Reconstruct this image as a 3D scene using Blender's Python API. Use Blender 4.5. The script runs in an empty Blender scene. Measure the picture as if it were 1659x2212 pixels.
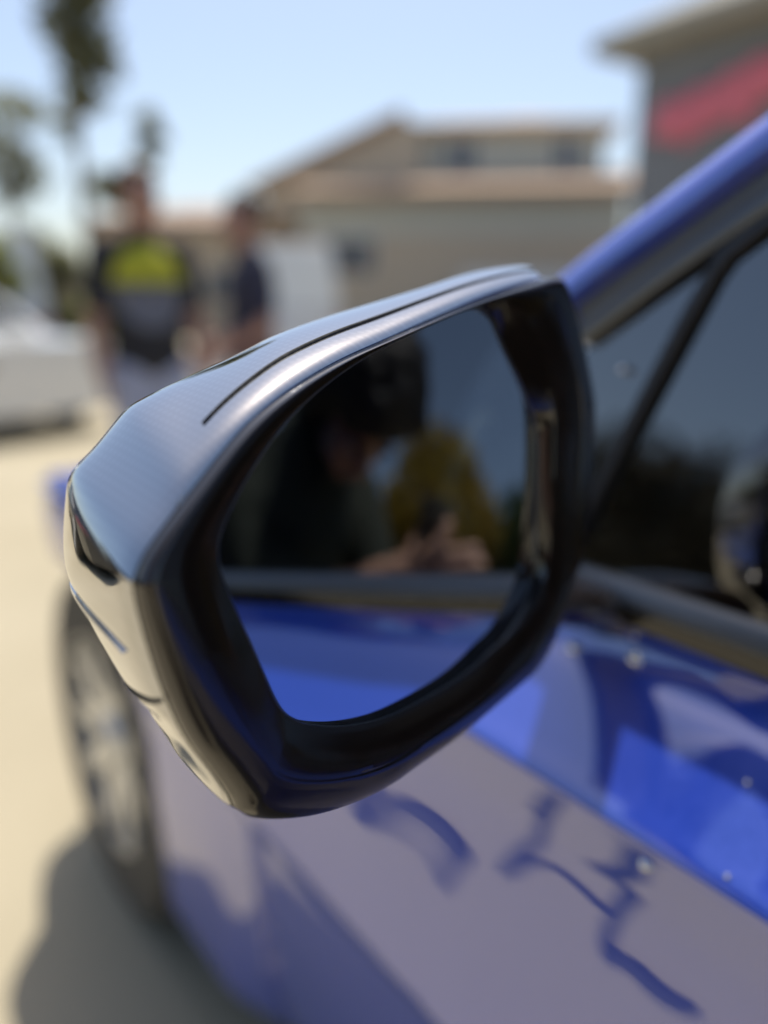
import bpy, bmesh, math, random
from mathutils import Vector, Matrix, Quaternion
import numpy as np
random.seed(7); rng = np.random.default_rng(7)
R = math.radians
scene = bpy.context.scene
COL = scene.collection

# ------------------------------------------------------------------ camera, sky, sun, exposure
H = 1.17                                   # lens height over the ground
YAW, PITCH = R(35.724), R(-14.70)
FPX, PCX, PCY = 1700.0, 829.5, 1106.0      # focal length and centre on a 1659 x 2212 frame
cam_d = bpy.data.cameras.new('camera')
cam = bpy.data.objects.new('camera', cam_d); COL.objects.link(cam)
cam.location = (0, 0, H); cam.rotation_euler = (R(90) + PITCH, 0, -YAW)
cam_d.sensor_width = 36; cam_d.lens = 36 * FPX / 2212
cam_d.clip_start = 0.01; cam_d.clip_end = 3000
cam_d.dof.use_dof = True
cam_d.dof.focus_distance = 0.288
cam_d.dof.aperture_fstop = 2.1
cam_d.dof.aperture_blades = 0
scene.camera = cam

SUN = Vector((.25, .36, 1.0)).normalized()
world = bpy.data.worlds.new('World'); scene.world = world; world.use_nodes = True
wn = world.node_tree; wn.nodes.clear()
sky = wn.nodes.new('ShaderNodeTexSky'); sky.sky_type = 'NISHITA'; sky.sun_disc = False
sky.sun_elevation = math.asin(SUN.z); sky.sun_rotation = math.atan2(SUN.x, SUN.y)
sky.air_density = 1.0; sky.dust_density = 2.0; sky.ozone_density = 0.5
bg = wn.nodes.new('ShaderNodeBackground'); bg.inputs['Strength'].default_value = 0.11
wo = wn.nodes.new('ShaderNodeOutputWorld')
wn.links.new(sky.outputs[0], bg.inputs[0]); wn.links.new(bg.outputs[0], wo.inputs[0])
sun_d = bpy.data.lights.new('sun', 'SUN'); sun_d.energy = 3.2; sun_d.angle = R(0.53); sun_d.color = (1, .95, .86)
sun = bpy.data.objects.new('sun', sun_d); COL.objects.link(sun)
sun.rotation_euler = SUN.to_track_quat('Z', 'Y').to_euler(); sun.location = (3, 4, 12)
vs = scene.view_settings
vs.view_transform = 'Standard'; vs.look = 'None'; vs.gamma = 1; vs.exposure = 0.6; vs.use_curve_mapping = False
scene.cycles.max_bounces = 12; scene.cycles.glossy_bounces = 8; scene.cycles.transparent_max_bounces = 12
scene.cycles.caustics_reflective = False; scene.cycles.caustics_refractive = False

# ------------------------------------------------------------------ pixel <-> place helpers
Fv = Vector((math.sin(YAW) * math.cos(PITCH), math.cos(YAW) * math.cos(PITCH), math.sin(PITCH)))
Rv = Vector((math.cos(YAW), -math.sin(YAW), 0)); Uv = Rv.cross(Fv)
CAM = Vector((0, 0, H))
def ray(px, py): return (Fv + Rv * ((px - PCX) / FPX) - Uv * ((py - PCY) / FPX)).normalized()
def on_plane(px, py, P0, n):
    d = ray(px, py); return CAM + d * ((P0 - CAM).dot(n) / d.dot(n))
def at(px, py, dist):                      # horizontal distance from the lens
    d = ray(px, py); return CAM + d * (dist / math.hypot(d.x, d.y))
def ground_xy(px, dist):
    d = ray(px, 660); d = Vector((d.x, d.y, 0)).normalized(); return d * dist

# ------------------------------------------------------------------ materials
def mat(name, col, rough=.5, metal=0., coat=0., spec=.5, noise=None, nscale=8., bump=0., bscale=60., ior=None, flakes=0., coat_rough=.02, coat_ior=1.5):
    m = bpy.data.materials.new(name); m.use_nodes = True
    nt = m.node_tree; b = nt.nodes['Principled BSDF']
    b.inputs['Base Color'].default_value = (*col, 1); b.inputs['Roughness'].default_value = rough
    b.inputs['Metallic'].default_value = metal; b.inputs['Coat Weight'].default_value = coat
    b.inputs['Coat Roughness'].default_value = coat_rough; b.inputs['Coat IOR'].default_value = coat_ior
    b.inputs['Specular IOR Level'].default_value = spec
    if ior: b.inputs['IOR'].default_value = ior
    tc = nt.nodes.new('ShaderNodeTexCoord')
    if noise:
        n = nt.nodes.new('ShaderNodeTexNoise'); n.inputs['Scale'].default_value = nscale; n.inputs['Detail'].default_value = 6
        r = nt.nodes.new('ShaderNodeValToRGB'); r.color_ramp.elements[0].position = .3; r.color_ramp.elements[1].position = .7
        r.color_ramp.elements[0].color = (*col, 1); r.color_ramp.elements[1].color = (*noise, 1)
        nt.links.new(tc.outputs['Object'], n.inputs['Vector']); nt.links.new(n.outputs['Fac'], r.inputs[0])
        nt.links.new(r.outputs[0], b.inputs['Base Color'])
    if bump:
        n2 = nt.nodes.new('ShaderNodeTexNoise'); n2.inputs['Scale'].default_value = bscale; n2.inputs['Detail'].default_value = 4
        bp = nt.nodes.new('ShaderNodeBump'); bp.inputs['Strength'].default_value = bump; bp.inputs['Distance'].default_value = .01
        nt.links.new(tc.outputs['Object'], n2.inputs['Vector']); nt.links.new(n2.outputs['Fac'], bp.inputs['Height'])
        nt.links.new(bp.outputs[0], b.inputs['Normal'])
    if flakes:
        v = nt.nodes.new('ShaderNodeTexVoronoi'); v.inputs['Scale'].default_value = 900
        s = nt.nodes.new('ShaderNodeMixRGB'); s.inputs[0].default_value = flakes
        geo = nt.nodes.new('ShaderNodeNewGeometry')
        sub = nt.nodes.new('ShaderNodeVectorMath'); sub.operation = 'SUBTRACT'; sub.inputs[1].default_value = (.5, .5, .5)
        sc = nt.nodes.new('ShaderNodeVectorMath'); sc.operation = 'SCALE'; sc.inputs['Scale'].default_value = flakes
        ad = nt.nodes.new('ShaderNodeVectorMath'); ad.operation = 'ADD'
        no = nt.nodes.new('ShaderNodeVectorMath'); no.operation = 'NORMALIZE'
        nt.links.new(tc.outputs['Object'], v.inputs['Vector']); nt.links.new(v.outputs['Color'], sub.inputs[0])
        nt.links.new(sub.outputs[0], sc.inputs[0]); nt.links.new(sc.outputs[0], ad.inputs[0]); nt.links.new(geo.outputs['Normal'], ad.inputs[1])
        nt.links.new(ad.outputs[0], no.inputs[0]); nt.links.new(no.outputs[0], b.inputs['Normal'])
        nt.nodes.remove(s)
    return m
def glass_mat(name, tint, refl, rough=0.):
    m = bpy.data.materials.new(name); m.use_nodes = True; nt = m.node_tree; nt.nodes.clear()
    o = nt.nodes.new('ShaderNodeOutputMaterial'); mx = nt.nodes.new('ShaderNodeMixShader')
    t = nt.nodes.new('ShaderNodeBsdfTransparent'); t.inputs[0].default_value = (*tint, 1)
    g = nt.nodes.new('ShaderNodeBsdfGlossy'); g.inputs['Roughness'].default_value = rough
    f = nt.nodes.new('ShaderNodeFresnel'); f.inputs['IOR'].default_value = refl
    nt.links.new(f.outputs[0], mx.inputs[0]); nt.links.new(t.outputs[0], mx.inputs[1]); nt.links.new(g.outputs[0], mx.inputs[2])
    nt.links.new(mx.outputs[0], o.inputs[0]); return m
M = dict(
    paint=mat('blue_metallic_paint', (.010, .055, .50), rough=.42, metal=.3, coat=1., flakes=.10, coat_ior=2.5),
    piano=mat('gloss_black_shell', (.36, .365, .375), rough=.05, metal=1., coat=1., coat_rough=.012, coat_ior=2.6),
    bezel=mat('gloss_black_bezel', (.016, .011, .008), rough=.14, ior=1.7, bump=.006, bscale=160),
    satin=mat('satin_black_trim', (.02, .02, .022), rough=.35, bump=.05, bscale=500),
    rubber=mat('black_rubber', (.018, .018, .018), rough=.75, bump=.1, bscale=400),
    belt=mat('dark_satin_metal', (.15, .16, .17), rough=.42, metal=.8),
    gloss=mat('gloss_black_trim', (.008, .007, .006), rough=.06, ior=1.6),
    glass=glass_mat('tinted_window_glass', (.50, .53, .55), 3.1),
    clear=glass_mat('windscreen_glass', (.8, .84, .85), 1.3),
    lens=mat('indicator_lens_plastic', (.55, .57, .6), rough=.08, metal=.6, coat=1.),
    dark=mat('interior_dark_plastic', (.018, .017, .017), rough=.6, bump=.2, bscale=300),
    cloth=mat('grey_green_upholstery', (.10, .105, .085), rough=.85, bump=.2, bscale=200),
    tyre=mat('dusty_tyre_rubber', (.065, .062, .056), rough=.85, noise=(.10, .095, .082), nscale=6, bump=.2, bscale=80),
    alloy=mat('wheel_alloy', (.68, .69, .70), rough=.35, metal=.8),
    concrete=mat('sunlit_concrete', (.39, .335, .225), rough=.92, noise=(.46, .40, .28), nscale=.9, bump=.3, bscale=90),
    asphalt=mat('asphalt', (.10, .10, .10), rough=.9, noise=(.14, .135, .13), nscale=3, bump=.4, bscale=160),
    skin=mat('skin', (.66, .38, .26), rough=.45, noise=(.72, .44, .32), nscale=30),
    skin2=mat('tanned_skin', (.36, .19, .13), rough=.5, noise=(.41, .22, .15), nscale=20),
    hair=mat('black_hair', (.010, .009, .009), rough=.45, noise=(.03, .026, .024), nscale=45, bump=.6, bscale=120),
    hair2=mat('brown_hair', (.05, .03, .02), rough=.6, noise=(.08, .05, .03), nscale=40),
    white=mat('white_car_paint', (.78, .78, .77), rough=.3, coat=1.),
    darkpaint=mat('dark_grey_car_paint', (.03, .032, .038), rough=.3, coat=1.),
    carglass=mat('dark_car_glass', (.02, .025, .03), rough=.04, ior=1.5),
    stucco=mat('tan_stucco', (.52, .43, .33), rough=.95, noise=(.56, .47, .36), nscale=2, bump=.3, bscale=40),
    stucco2=mat('grey_green_stucco', (.52, .52, .46), rough=.95, noise=(.56, .56, .50), nscale=2),
    fascia=mat('brown_fascia', (.33, .23, .17), rough=.8, noise=(.37, .26, .19), nscale=3),
    tile=mat('tan_roof_tile', (.56, .40, .27), rough=.9, noise=(.62, .45, .31), nscale=4),
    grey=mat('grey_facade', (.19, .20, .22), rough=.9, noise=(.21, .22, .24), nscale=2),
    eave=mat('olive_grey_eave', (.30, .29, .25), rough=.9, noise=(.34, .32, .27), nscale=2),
    red=mat('red_sign_paint', (.66, .16, .21), rough=.5),
    bark=mat('bark', (.16, .12, .085), rough=.95, noise=(.22, .17, .12), nscale=10, bump=.5, bscale=30),
    leaf=mat('olive_leaves', (.15, .15, .085), rough=.6, noise=(.21, .20, .12), nscale=3),
    leaf2=mat('yellow_green_leaves', (.15, .13, .03), rough=.6, noise=(.26, .16, .03), nscale=1.2),
    leaf3=mat('dark_green_leaves', (.035, .06, .025), rough=.6, noise=(.06, .085, .03), nscale=2),
    leaf5=mat('dark_brown_leaves', (.030, .028, .014), rough=.7, noise=(.05, .042, .022), nscale=2),
    leaf4=mat('bright_hedge_leaves', (.20, .22, .03), rough=.6, noise=(.28, .28, .05), nscale=4),
    yellow=mat('yellow_shirt', (.48, .46, .03), rough=.9), black=mat('black_cloth', (.022, .022, .025), rough=.9, noise=(.035, .035, .04), nscale=30),
    greycloth=mat('grey_cloth', (.15, .155, .18), rough=.9), jeans=mat('light_jeans', (.36, .39, .50), rough=.9, noise=(.44, .47, .58), nscale=20),
    navy=mat('navy_cloth', (.035, .035, .06), rough=.9), green=mat('dark_green_hoodie', (.028, .036, .028), rough=.9, noise=(.042, .052, .042), nscale=15, bump=.3, bscale=40),
    phone=mat('phone_black_glass', (.012, .013, .014), rough=.12), phone_edge=mat('phone_metal_edge', (.55, .55, .56), rough=.25, metal=1.),
    lensglass=mat('camera_lens_glass', (.005, .005, .008), rough=.03, ior=1.9), cuff=mat('white_cuff', (.75, .74, .70), rough=.8),
    eyewhite=mat('eye_white', (.7, .68, .65), rough=.2), curtain=mat('window_pane_glass', (.06, .075, .10), rough=.05),
    trimwhite=mat('white_trim', (.72, .71, .68), rough=.7), mirror=mat('mirror_silver', (.80, .83, .86), rough=0., metal=1.),
)

M['lips'] = mat('lips', (.30, .12, .10), rough=.4)
def printed_shirt():
    m = mat('printed_shirt_cloth', (.022, .022, .025), rough=.9); nt = m.node_tree; b = nt.nodes['Principled BSDF']
    tc = nt.nodes.new('ShaderNodeTexCoord'); sx = nt.nodes.new('ShaderNodeSeparateXYZ'); nt.links.new(tc.outputs['Object'], sx.inputs[0])
    def mth(op, a, v):
        n = nt.nodes.new('ShaderNodeMath'); n.operation = op; nt.links.new(a, n.inputs[0])
        if hasattr(v, 'is_linked'): nt.links.new(v, n.inputs[1])
        else: n.inputs[1].default_value = v
        return n.outputs[0]
    r = nt.nodes.new('ShaderNodeValToRGB'); r.color_ramp.interpolation = 'CONSTANT'; el = r.color_ramp.elements
    blk, gry, yel = (.022, .022, .025, 1), (.15, .155, .18, 1), (.46, .44, .03, 1)
    el[0].position = 0; el[0].color = blk; el[1].position = .53; el[1].color = gry
    for p_, c_ in ((.622, blk), (.632, yel), (.722, blk)): e = el.new(p_); e.color = c_
    nt.links.new(mth('MULTIPLY', sx.outputs[2], .5), r.inputs[0])
    xx = mth('MULTIPLY', sx.outputs[0], 6.3); x2 = mth('MULTIPLY', xx, xx)
    zc = mth('MULTIPLY', mth('SUBTRACT', sx.outputs[2], 1.25), 5.4); z2 = mth('MULTIPLY', zc, zc)
    lim = mth('LESS_THAN', mth('ADD', x2, z2), 1.); fr_ = mth('GREATER_THAN', sx.outputs[1], 0.); k = mth('MULTIPLY', lim, fr_)
    mx = nt.nodes.new('ShaderNodeMixRGB'); mx.inputs[1].default_value = blk; nt.links.new(k, mx.inputs[0]); nt.links.new(r.outputs[0], mx.inputs[2]); nt.links.new(mx.outputs[0], b.inputs['Base Color'])
    return m
M['print'] = printed_shirt()
def weave(m):
    # carbon twill under the lacquer: two crossing sets of tows, and fine dust that dulls the gloss
    nt = m.node_tree; b = nt.nodes['Principled BSDF']; tc = nt.nodes.new('ShaderNodeTexCoord')
    w = []
    for rot in ((R(20), R(35), R(10)), (R(20), R(35), R(100))):
        mp = nt.nodes.new('ShaderNodeMapping'); mp.inputs['Rotation'].default_value = rot; nt.links.new(tc.outputs['Object'], mp.inputs[0])
        wv_ = nt.nodes.new('ShaderNodeTexWave'); wv_.inputs['Scale'].default_value = 105; wv_.inputs['Distortion'].default_value = .25; wv_.inputs['Detail'].default_value = 1; nt.links.new(mp.outputs[0], wv_.inputs[0]); w.append(wv_)
    mx = nt.nodes.new('ShaderNodeMath'); mx.operation = 'MULTIPLY'; nt.links.new(w[0].outputs['Fac'], mx.inputs[0]); nt.links.new(w[1].outputs['Fac'], mx.inputs[1])
    r = nt.nodes.new('ShaderNodeValToRGB'); r.color_ramp.elements[0].position = .15; r.color_ramp.elements[1].position = .6
    r.color_ramp.elements[0].color = (.37, .375, .385, 1); r.color_ramp.elements[1].color = (.415, .42, .43, 1); nt.links.new(mx.outputs[0], r.inputs[0]); nt.links.new(r.outputs[0], b.inputs['Base Color'])
    n = nt.nodes.new('ShaderNodeTexNoise'); n.inputs['Scale'].default_value = 90; n.inputs['Detail'].default_value = 8; nt.links.new(tc.outputs['Object'], n.inputs[0])
    q = nt.nodes.new('ShaderNodeMapRange'); q.inputs[1].default_value = .45; q.inputs[2].default_value = .8; q.inputs[3].default_value = .035; q.inputs[4].default_value = .14; nt.links.new(n.outputs['Fac'], q.inputs[0]); nt.links.new(q.outputs[0], b.inputs['Roughness'])
weave(M['piano'])
def leafy(m, col):
    # leaves let part of the light through
    nt = m.node_tree; b = nt.nodes['Principled BSDF']; o = nt.nodes['Material Output']; mx = nt.nodes.new('ShaderNodeMixShader'); mx.inputs[0].default_value = .55
    t = nt.nodes.new('ShaderNodeBsdfTranslucent'); t.inputs[0].default_value = (*col, 1)
    nt.links.new(b.outputs[0], mx.inputs[1]); nt.links.new(t.outputs[0], mx.inputs[2]); nt.links.new(mx.outputs[0], o.inputs[0])
for k_, c_ in (('leaf', (.30, .30, .15)), ('leaf2', (.36, .27, .04)), ('leaf3', (.10, .15, .04)), ('leaf4', (.40, .42, .06))): leafy(M[k_], c_)
# ------------------------------------------------------------------ object helpers
def tag(o, label=None, cat=None, group=None, kind=None):
    if label: o['label'] = label
    if cat: o['category'] = cat
    if group: o['group'] = group
    if kind: o['kind'] = kind
    return o
def empty(name, loc=(0, 0, 0), rz=0):
    o = bpy.data.objects.new(name, None); COL.objects.link(o); o.location = loc; o.rotation_euler = (0, 0, rz); o.empty_display_size = .1
    return o
def mesh_obj(name, verts, faces, m, parent=None, smooth=False, bevel=0, auto=None, solid=0, subsurf=0, outward_from=(1.33, .2, .5)):
    me = bpy.data.meshes.new(name); me.from_pydata([tuple(v) for v in verts], [], faces); me.update()
    bm = bmesh.new(); bm.from_mesh(me); bmesh.ops.recalc_face_normals(bm, faces=bm.faces)
    if solid and outward_from is not None:                 # an open skin: make its normals look away from the middle of the car
        bm.normal_update(); c0 = Vector(outward_from)
        if sum(f.normal.dot(f.calc_center_median() - c0) * f.calc_area() for f in bm.faces) < 0: bmesh.ops.reverse_faces(bm, faces=bm.faces)
    bm.to_mesh(me); bm.free()
    return link(name, me, m, parent, smooth, bevel, auto, solid, subsurf)
def link(name, me, m, parent=None, smooth=False, bevel=0, auto=None, solid=0, subsurf=0):
    if m is not None: me.materials.append(m)
    o = bpy.data.objects.new(name, me); COL.objects.link(o)
    if parent: o.parent = parent
    if smooth or auto is not None:
        for p in me.polygons: p.use_smooth = True
    if auto is not None:
        me.set_sharp_from_angle(angle=R(auto))
    if solid:
        md = o.modifiers.new('solid', 'SOLIDIFY'); md.thickness = solid; md.offset = -1
    if bevel:
        md = o.modifiers.new('bevel', 'BEVEL'); md.width = bevel; md.segments = 2; md.limit_method = 'ANGLE'
    if subsurf:
        md = o.modifiers.new('sub', 'SUBSURF'); md.levels = subsurf; md.render_levels = subsurf
    return o
def grid_faces(nr, nc, closed=False, flip=False):
    fs = []
    for i in range(nr - 1):
        for j in range(nc if closed else nc - 1):
            k = (j + 1) % nc
            fs.append((i * nc + j, i * nc + k, (i + 1) * nc + k, (i + 1) * nc + j))
    return fs
def box(name, c, s, m, parent=None, bevel=0, rz=0, taper=1.):
    vs_ = []
    for z in (-1, 1):
        t = taper if z > 0 else 1
        for x, y in ((-1, -1), (1, -1), (1, 1), (-1, 1)): vs_.append((x * s[0] / 2 * t, y * s[1] / 2 * t, z * s[2] / 2))
    o = mesh_obj(name, vs_, [(0, 1, 2, 3), (4, 5, 6, 7), (0, 1, 5, 4), (1, 2, 6, 5), (2, 3, 7, 6), (3, 0, 4, 7)], m, parent, bevel=bevel)
    o.location = c; o.rotation_euler = (0, 0, rz); return o
def prism(name, pts, thick, n, m, parent=None, bevel=0):            # polygon pts (3D) extruded by thick along n
    n = Vector(n).normalized(); k = len(pts)
    vs_ = [Vector(p) for p in pts] + [Vector(p) + n * thick for p in pts]
    fs = [tuple(range(k)), tuple(range(k, 2 * k))] + [(i, (i + 1) % k, k + (i + 1) % k, k + i) for i in range(k)]
    return mesh_obj(name, vs_, fs, m, parent, bevel=bevel)
def tube_vf(path, radii, seg=10):
    vs_, fs = [], []
    path = [Vector(p) for p in path]
    up = None
    for i, p in enumerate(path):
        t = (path[min(i + 1, len(path) - 1)] - path[max(i - 1, 0)]).normalized()
        if up is None: up = t.orthogonal().normalized()
        up = (up - t * up.dot(t)).normalized(); b = t.cross(up)
        r = radii[i] if hasattr(radii, '__len__') else radii
        for j in range(seg):
            a = 2 * math.pi * j / seg; vs_.append(p + (up * math.cos(a) + b * math.sin(a)) * r)
    n = len(path)
    fs = grid_faces(n, seg, closed=True)
    fs += [tuple(range(seg)), tuple(range((n - 1) * seg, n * seg))]
    return vs_, fs
def tube(name, path, radii, m, parent=None, seg=10):
    v, f = tube_vf(path, radii, seg); return mesh_obj(name, v, f, m, parent, smooth=True)
def join_vf(parts):
    V, Fc = [], []
    for v, f in parts:
        o = len(V); V += list(v); Fc += [tuple(i + o for i in q) for q in f]
    return V, Fc
def ellipsoid_vf(c, r, rot=None, nu=20, nv=14, fn=None):
    vs_, fs = [], []
    for i in range(nv + 1):
        th = math.pi * i / nv
        for j in range(nu):
            ph = 2 * math.pi * j / nu
            d = Vector((math.sin(th) * math.cos(ph), math.sin(th) * math.sin(ph), math.cos(th)))
            v = Vector((d.x * r[0], d.y * r[1], d.z * r[2]))
            if fn: v = fn(v, d)
            if rot: v = rot @ v
            vs_.append(Vector(c) + v)
    return vs_, grid_faces(nv + 1, nu, closed=True)
def catmull(P, per, closed=False):
    P = [np.array(p, float) for p in P]; out = []
    n = len(P)
    for i in range(n if closed else n - 1):
        p1, p2 = P[i], P[(i + 1) % n]
        p0 = P[(i - 1) % n] if (closed or i > 0) else 2 * p1 - p2
        p3 = P[(i + 2) % n] if (closed or i + 2 < n) else 2 * p2 - p1
        for k in range(per):
            t = k / per
            out.append(.5 * ((2 * p1) + (-p0 + p2) * t + (2 * p0 - 5 * p1 + 4 * p2 - p3) * t * t + (-p0 + 3 * p1 - 3 * p2 + p3) * t ** 3))
    if not closed: out.append(P[-1])
    return out

# ------------------------------------------------------------------ ground, road
def sheet(name, x0, x1, y0, y1, z, m, **k):
    o = mesh_obj(name, [(x0, y0, z), (x1, y0, z), (x1, y1, z), (x0, y1, z)], [(0, 1, 2, 3)], m); tag(o, kind='structure', **k); return o
sheet('ground', -900, 900, -900, 900, 0, M['concrete'])
# a darker street runs across behind the parked white cars
rd = sheet('road', -60, 80, 11.5, 18.5, .004, M['asphalt'])
for k in range(2):
    yk = 11.4 if k == 0 else 18.6
    kb = box('kerb', (10, yk, .06), (140, .2, .12), M['trimwhite'], bevel=.01); tag(kb, kind='structure')

# ------------------------------------------------------------------ houses
def window(parent, c, w, h, ax, m_pane=None, t=.08):
    """framed window on a wall; ax = horizontal unit vector along the wall, normal = ax x z"""
    ax = Vector(ax).normalized(); n = Vector((ax.y, -ax.x, 0)); c = Vector(c); z = Vector((0, 0, 1))
    f = []
    for (du, dv, su, sv) in ((-w / 2, 0, t, h), (w / 2, 0, t, h), (0, -h / 2, w - t, t), (0, h / 2, w - t, t), (0, 0, t * .6, h - t)):
        cc = c + ax * du + z * dv
        q = [cc + ax * a * su / 2 + z * b * sv / 2 for a, b in ((-1, -1), (1, -1), (1, 1), (-1, 1))]
        k = 8 * 0
        f.append(([p - n * .02 for p in q] + [p + n * .05 for p in q], [(0, 1, 2, 3), (4, 5, 6, 7), (0, 1, 5, 4), (1, 2, 6, 5), (2, 3, 7, 6), (3, 0, 4, 7)]))
    V, Fc = join_vf(f)
    fr = mesh_obj('window', V, Fc, M['trimwhite'], parent)
    q = [c + n * .01 + ax * a * (w - t) / 2 + z * b * (h - t) / 2 for a, b in ((-1, -1), (1, -1), (1, 1), (-1, 1))]
    prism('pane', q, .012, n, m_pane or M['curtain'], fr)
    return fr
def hip_roof(name, x0, x1, y0, y1, z, h, over, m, parent, ridge_in=None):
    x0 -= over; x1 += over; y0 -= over; y1 += over
    ri = ridge_in if ridge_in is not None else (y1 - y0) / 2
    ym = (y0 + y1) / 2
    V = [(x0, y0, z), (x1, y0, z), (x1, y1, z), (x0, y1, z), (x0 + ri, ym, z + h), (x1 - ri, ym, z + h),
         (x0, y0, z - .18), (x1, y0, z - .18), (x1, y1, z - .18), (x0, y1, z - .18)]
    Fc = [(0, 1, 5, 4), (1, 2, 5), (2, 3, 4, 5), (3, 0, 4), (0, 1, 7, 6), (1, 2, 8, 7), (2, 3, 9, 8), (3, 0, 6, 9), (6, 7, 8, 9)]
    return mesh_obj(name, V, Fc, m, parent)

# two storey tan house across the street; its front is turned to the lens
HD = 27.0
hc = ground_xy(1000, HD); hyaw = -math.atan2(hc.x, hc.y)
house = empty('house', (hc.x, hc.y, 0), hyaw)
tag(house, 'two storey tan stucco house with tiled roof beyond the mirror', 'house')
def hx(px): return (px - 1000) / FPX * HD * .98            # house local x from picture column (near its face)
def hz(py): return H + (660 - py) / FPX * HD * .98
zl = hz(430); zu = hz(300)
def wall_box(name, x0, x1, y0, y1, z0, z1, m, parent):
    return box(name, ((x0 + x1) / 2, (y0 + y1) / 2, (z0 + z1) / 2), (x1 - x0, y1 - y0, z1 - z0), m, parent)
wall_box('wall', hx(650), hx(1330), 0, 9, 0, hz(515), M['stucco'], house)
wall_box('wall', hx(655), hx(1325), .03, 8.9, hz(515), zl, M['stucco2'], house)
wall_box('upper_wall', hx(870), hx(1290), 1.6, 8.5, zl + .2, zu, M['stucco2'], house)
# lower roof skirt over the ground floor, with fascia
xa, xb = hx(630), hx(1345)
mesh_obj('skirt_roof', [(xa, -.5, zl), (xb, -.5, zl), (xb, 1.62, zl + .75), (xa + 1.8, 1.62, zl + .75), (xa, 9, zl), (xa + 1.8, 9, zl + .75),
                        (xa, -.5, zl - .02), (xb, -.5, zl - .02), (xa, 9, zl - .02)],
         [(0, 1, 2, 3), (0, 3, 5, 4), (6, 7, 1, 0), (6, 0, 4, 8)], M['tile'], house)
box('fascia', ((xa + xb) / 2, -.55, zl - .17), (xb - xa, .1, .34), M['fascia'], house)
hip_roof('upper_roof', hx(870), hx(1290), 1.6, 8.5, zu + .18, hz(243) - zu, .45, M['tile'], house, ridge_in=hx(960) - hx(870) + 1.)
hip_roof('roof_ridge_block', hx(1050), hx(1215), 2.4, 6, hz(272), hz(240) - hz(272), .1, M['tile'], house, ridge_in=1.)
# gable-ended garage side: the long roof line dropping to the left
gx0, gx1, gxm = hx(560), hx(1090), hx(870)
gy = .9
mesh_obj('gable_wall', [(gx0, gy, zl - .6), (hx(900), gy, zl - .6), (hx(900), gy, hz(292)), (gxm, gy, hz(285)), (gx0, gy, hz(418)),
                        (gx0, gy + .3, zl - .6), (hx(900), gy + .3, zl - .6), (hx(900), gy + .3, hz(292)), (gxm, gy + .3, hz(285)), (gx0, gy + .3, hz(418))],
         [(0, 1, 2, 3, 4), (5, 6, 7, 8, 9), (0, 1, 6, 5), (1, 2, 7, 6), (2, 3, 8, 7), (3, 4, 9, 8), (4, 0, 5, 9)],
         M['stucco'], house)
prism('barge_board', [(gx0 - .3, gy - .25, hz(424)), (gxm, gy - .25, hz(283)), (gxm, gy - .25, hz(272)), (gx0 - .3, gy - .25, hz(413))], .24, (0, 1, 0), M['fascia'], house)
prism('gable_roof', [(gx0 - .4, gy - .25, hz(413)), (gxm, gy - .25, hz(272)), (gxm, gy + 6, hz(272)), (gx0 - .4, gy + 6, hz(413))], .14, (-.5, 0, .86), M['tile'], house)
for px, w in ((990, .95), (1212, .8)):
    window(house, (hx(px), 1.55, hz(352)), w, 1.05, (1, 0, 0))
window(house, (hx(760), -.06, hz(560)), 1.6, 1.1, (1, 0, 0))
box('garage_door', (hx(1130), -.04, 1.1), (4.2, .1, 2.2), M['trimwhite'], house, bevel=.02)
# low tan bungalow behind the two people
hb = ground_xy(470, 31.0); bung = empty('bungalow', (hb.x, hb.y, 0), -math.atan2(hb.x, hb.y))
tag(bung, 'low tan bungalow with shallow brown roof behind the two people', 'house')
wall_box('wall', -4.2, 4.2, 0, 7, 0, 3.9, M['stucco'], bung)
hip_roof('roof', -4.2, 4.2, 0, 7, 4.1, .95, .4, M['fascia'], bung)
for wx in (-2.4, .2, 2.5): window(bung, (wx, -.04, 1.9), 1.2, 1.1, (1, 0, 0))
box('front_door', (-1.1, -.05, 1.05), (.95, .1, 2.1), M['fascia'], bung, bevel=.01)
# grey building in shade at the right, its long side along the car
GX = 11.5
gc = on_plane(1385, 120, Vector((GX, 0, 0)), Vector((1, 0, 0)))
gyf, gz = gc.y, gc.z
shop = empty('shop_building', (GX, gyf, 0))
tag(shop, 'grey shaded building with wide eave and red sign lettering shapes', 'building')
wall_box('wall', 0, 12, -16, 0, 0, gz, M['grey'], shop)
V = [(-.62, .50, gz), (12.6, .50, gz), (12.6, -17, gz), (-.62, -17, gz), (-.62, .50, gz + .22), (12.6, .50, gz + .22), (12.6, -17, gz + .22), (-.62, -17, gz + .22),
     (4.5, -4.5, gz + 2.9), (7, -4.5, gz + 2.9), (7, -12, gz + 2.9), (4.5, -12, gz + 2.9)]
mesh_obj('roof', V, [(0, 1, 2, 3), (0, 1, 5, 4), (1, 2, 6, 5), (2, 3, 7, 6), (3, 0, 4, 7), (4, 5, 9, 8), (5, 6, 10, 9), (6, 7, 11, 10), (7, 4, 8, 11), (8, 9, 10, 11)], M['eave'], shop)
for wy in (-9.5, -13): window(shop, (-.03, wy, 1.8), 1.7, 1.4, (0, -1, 0))
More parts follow.
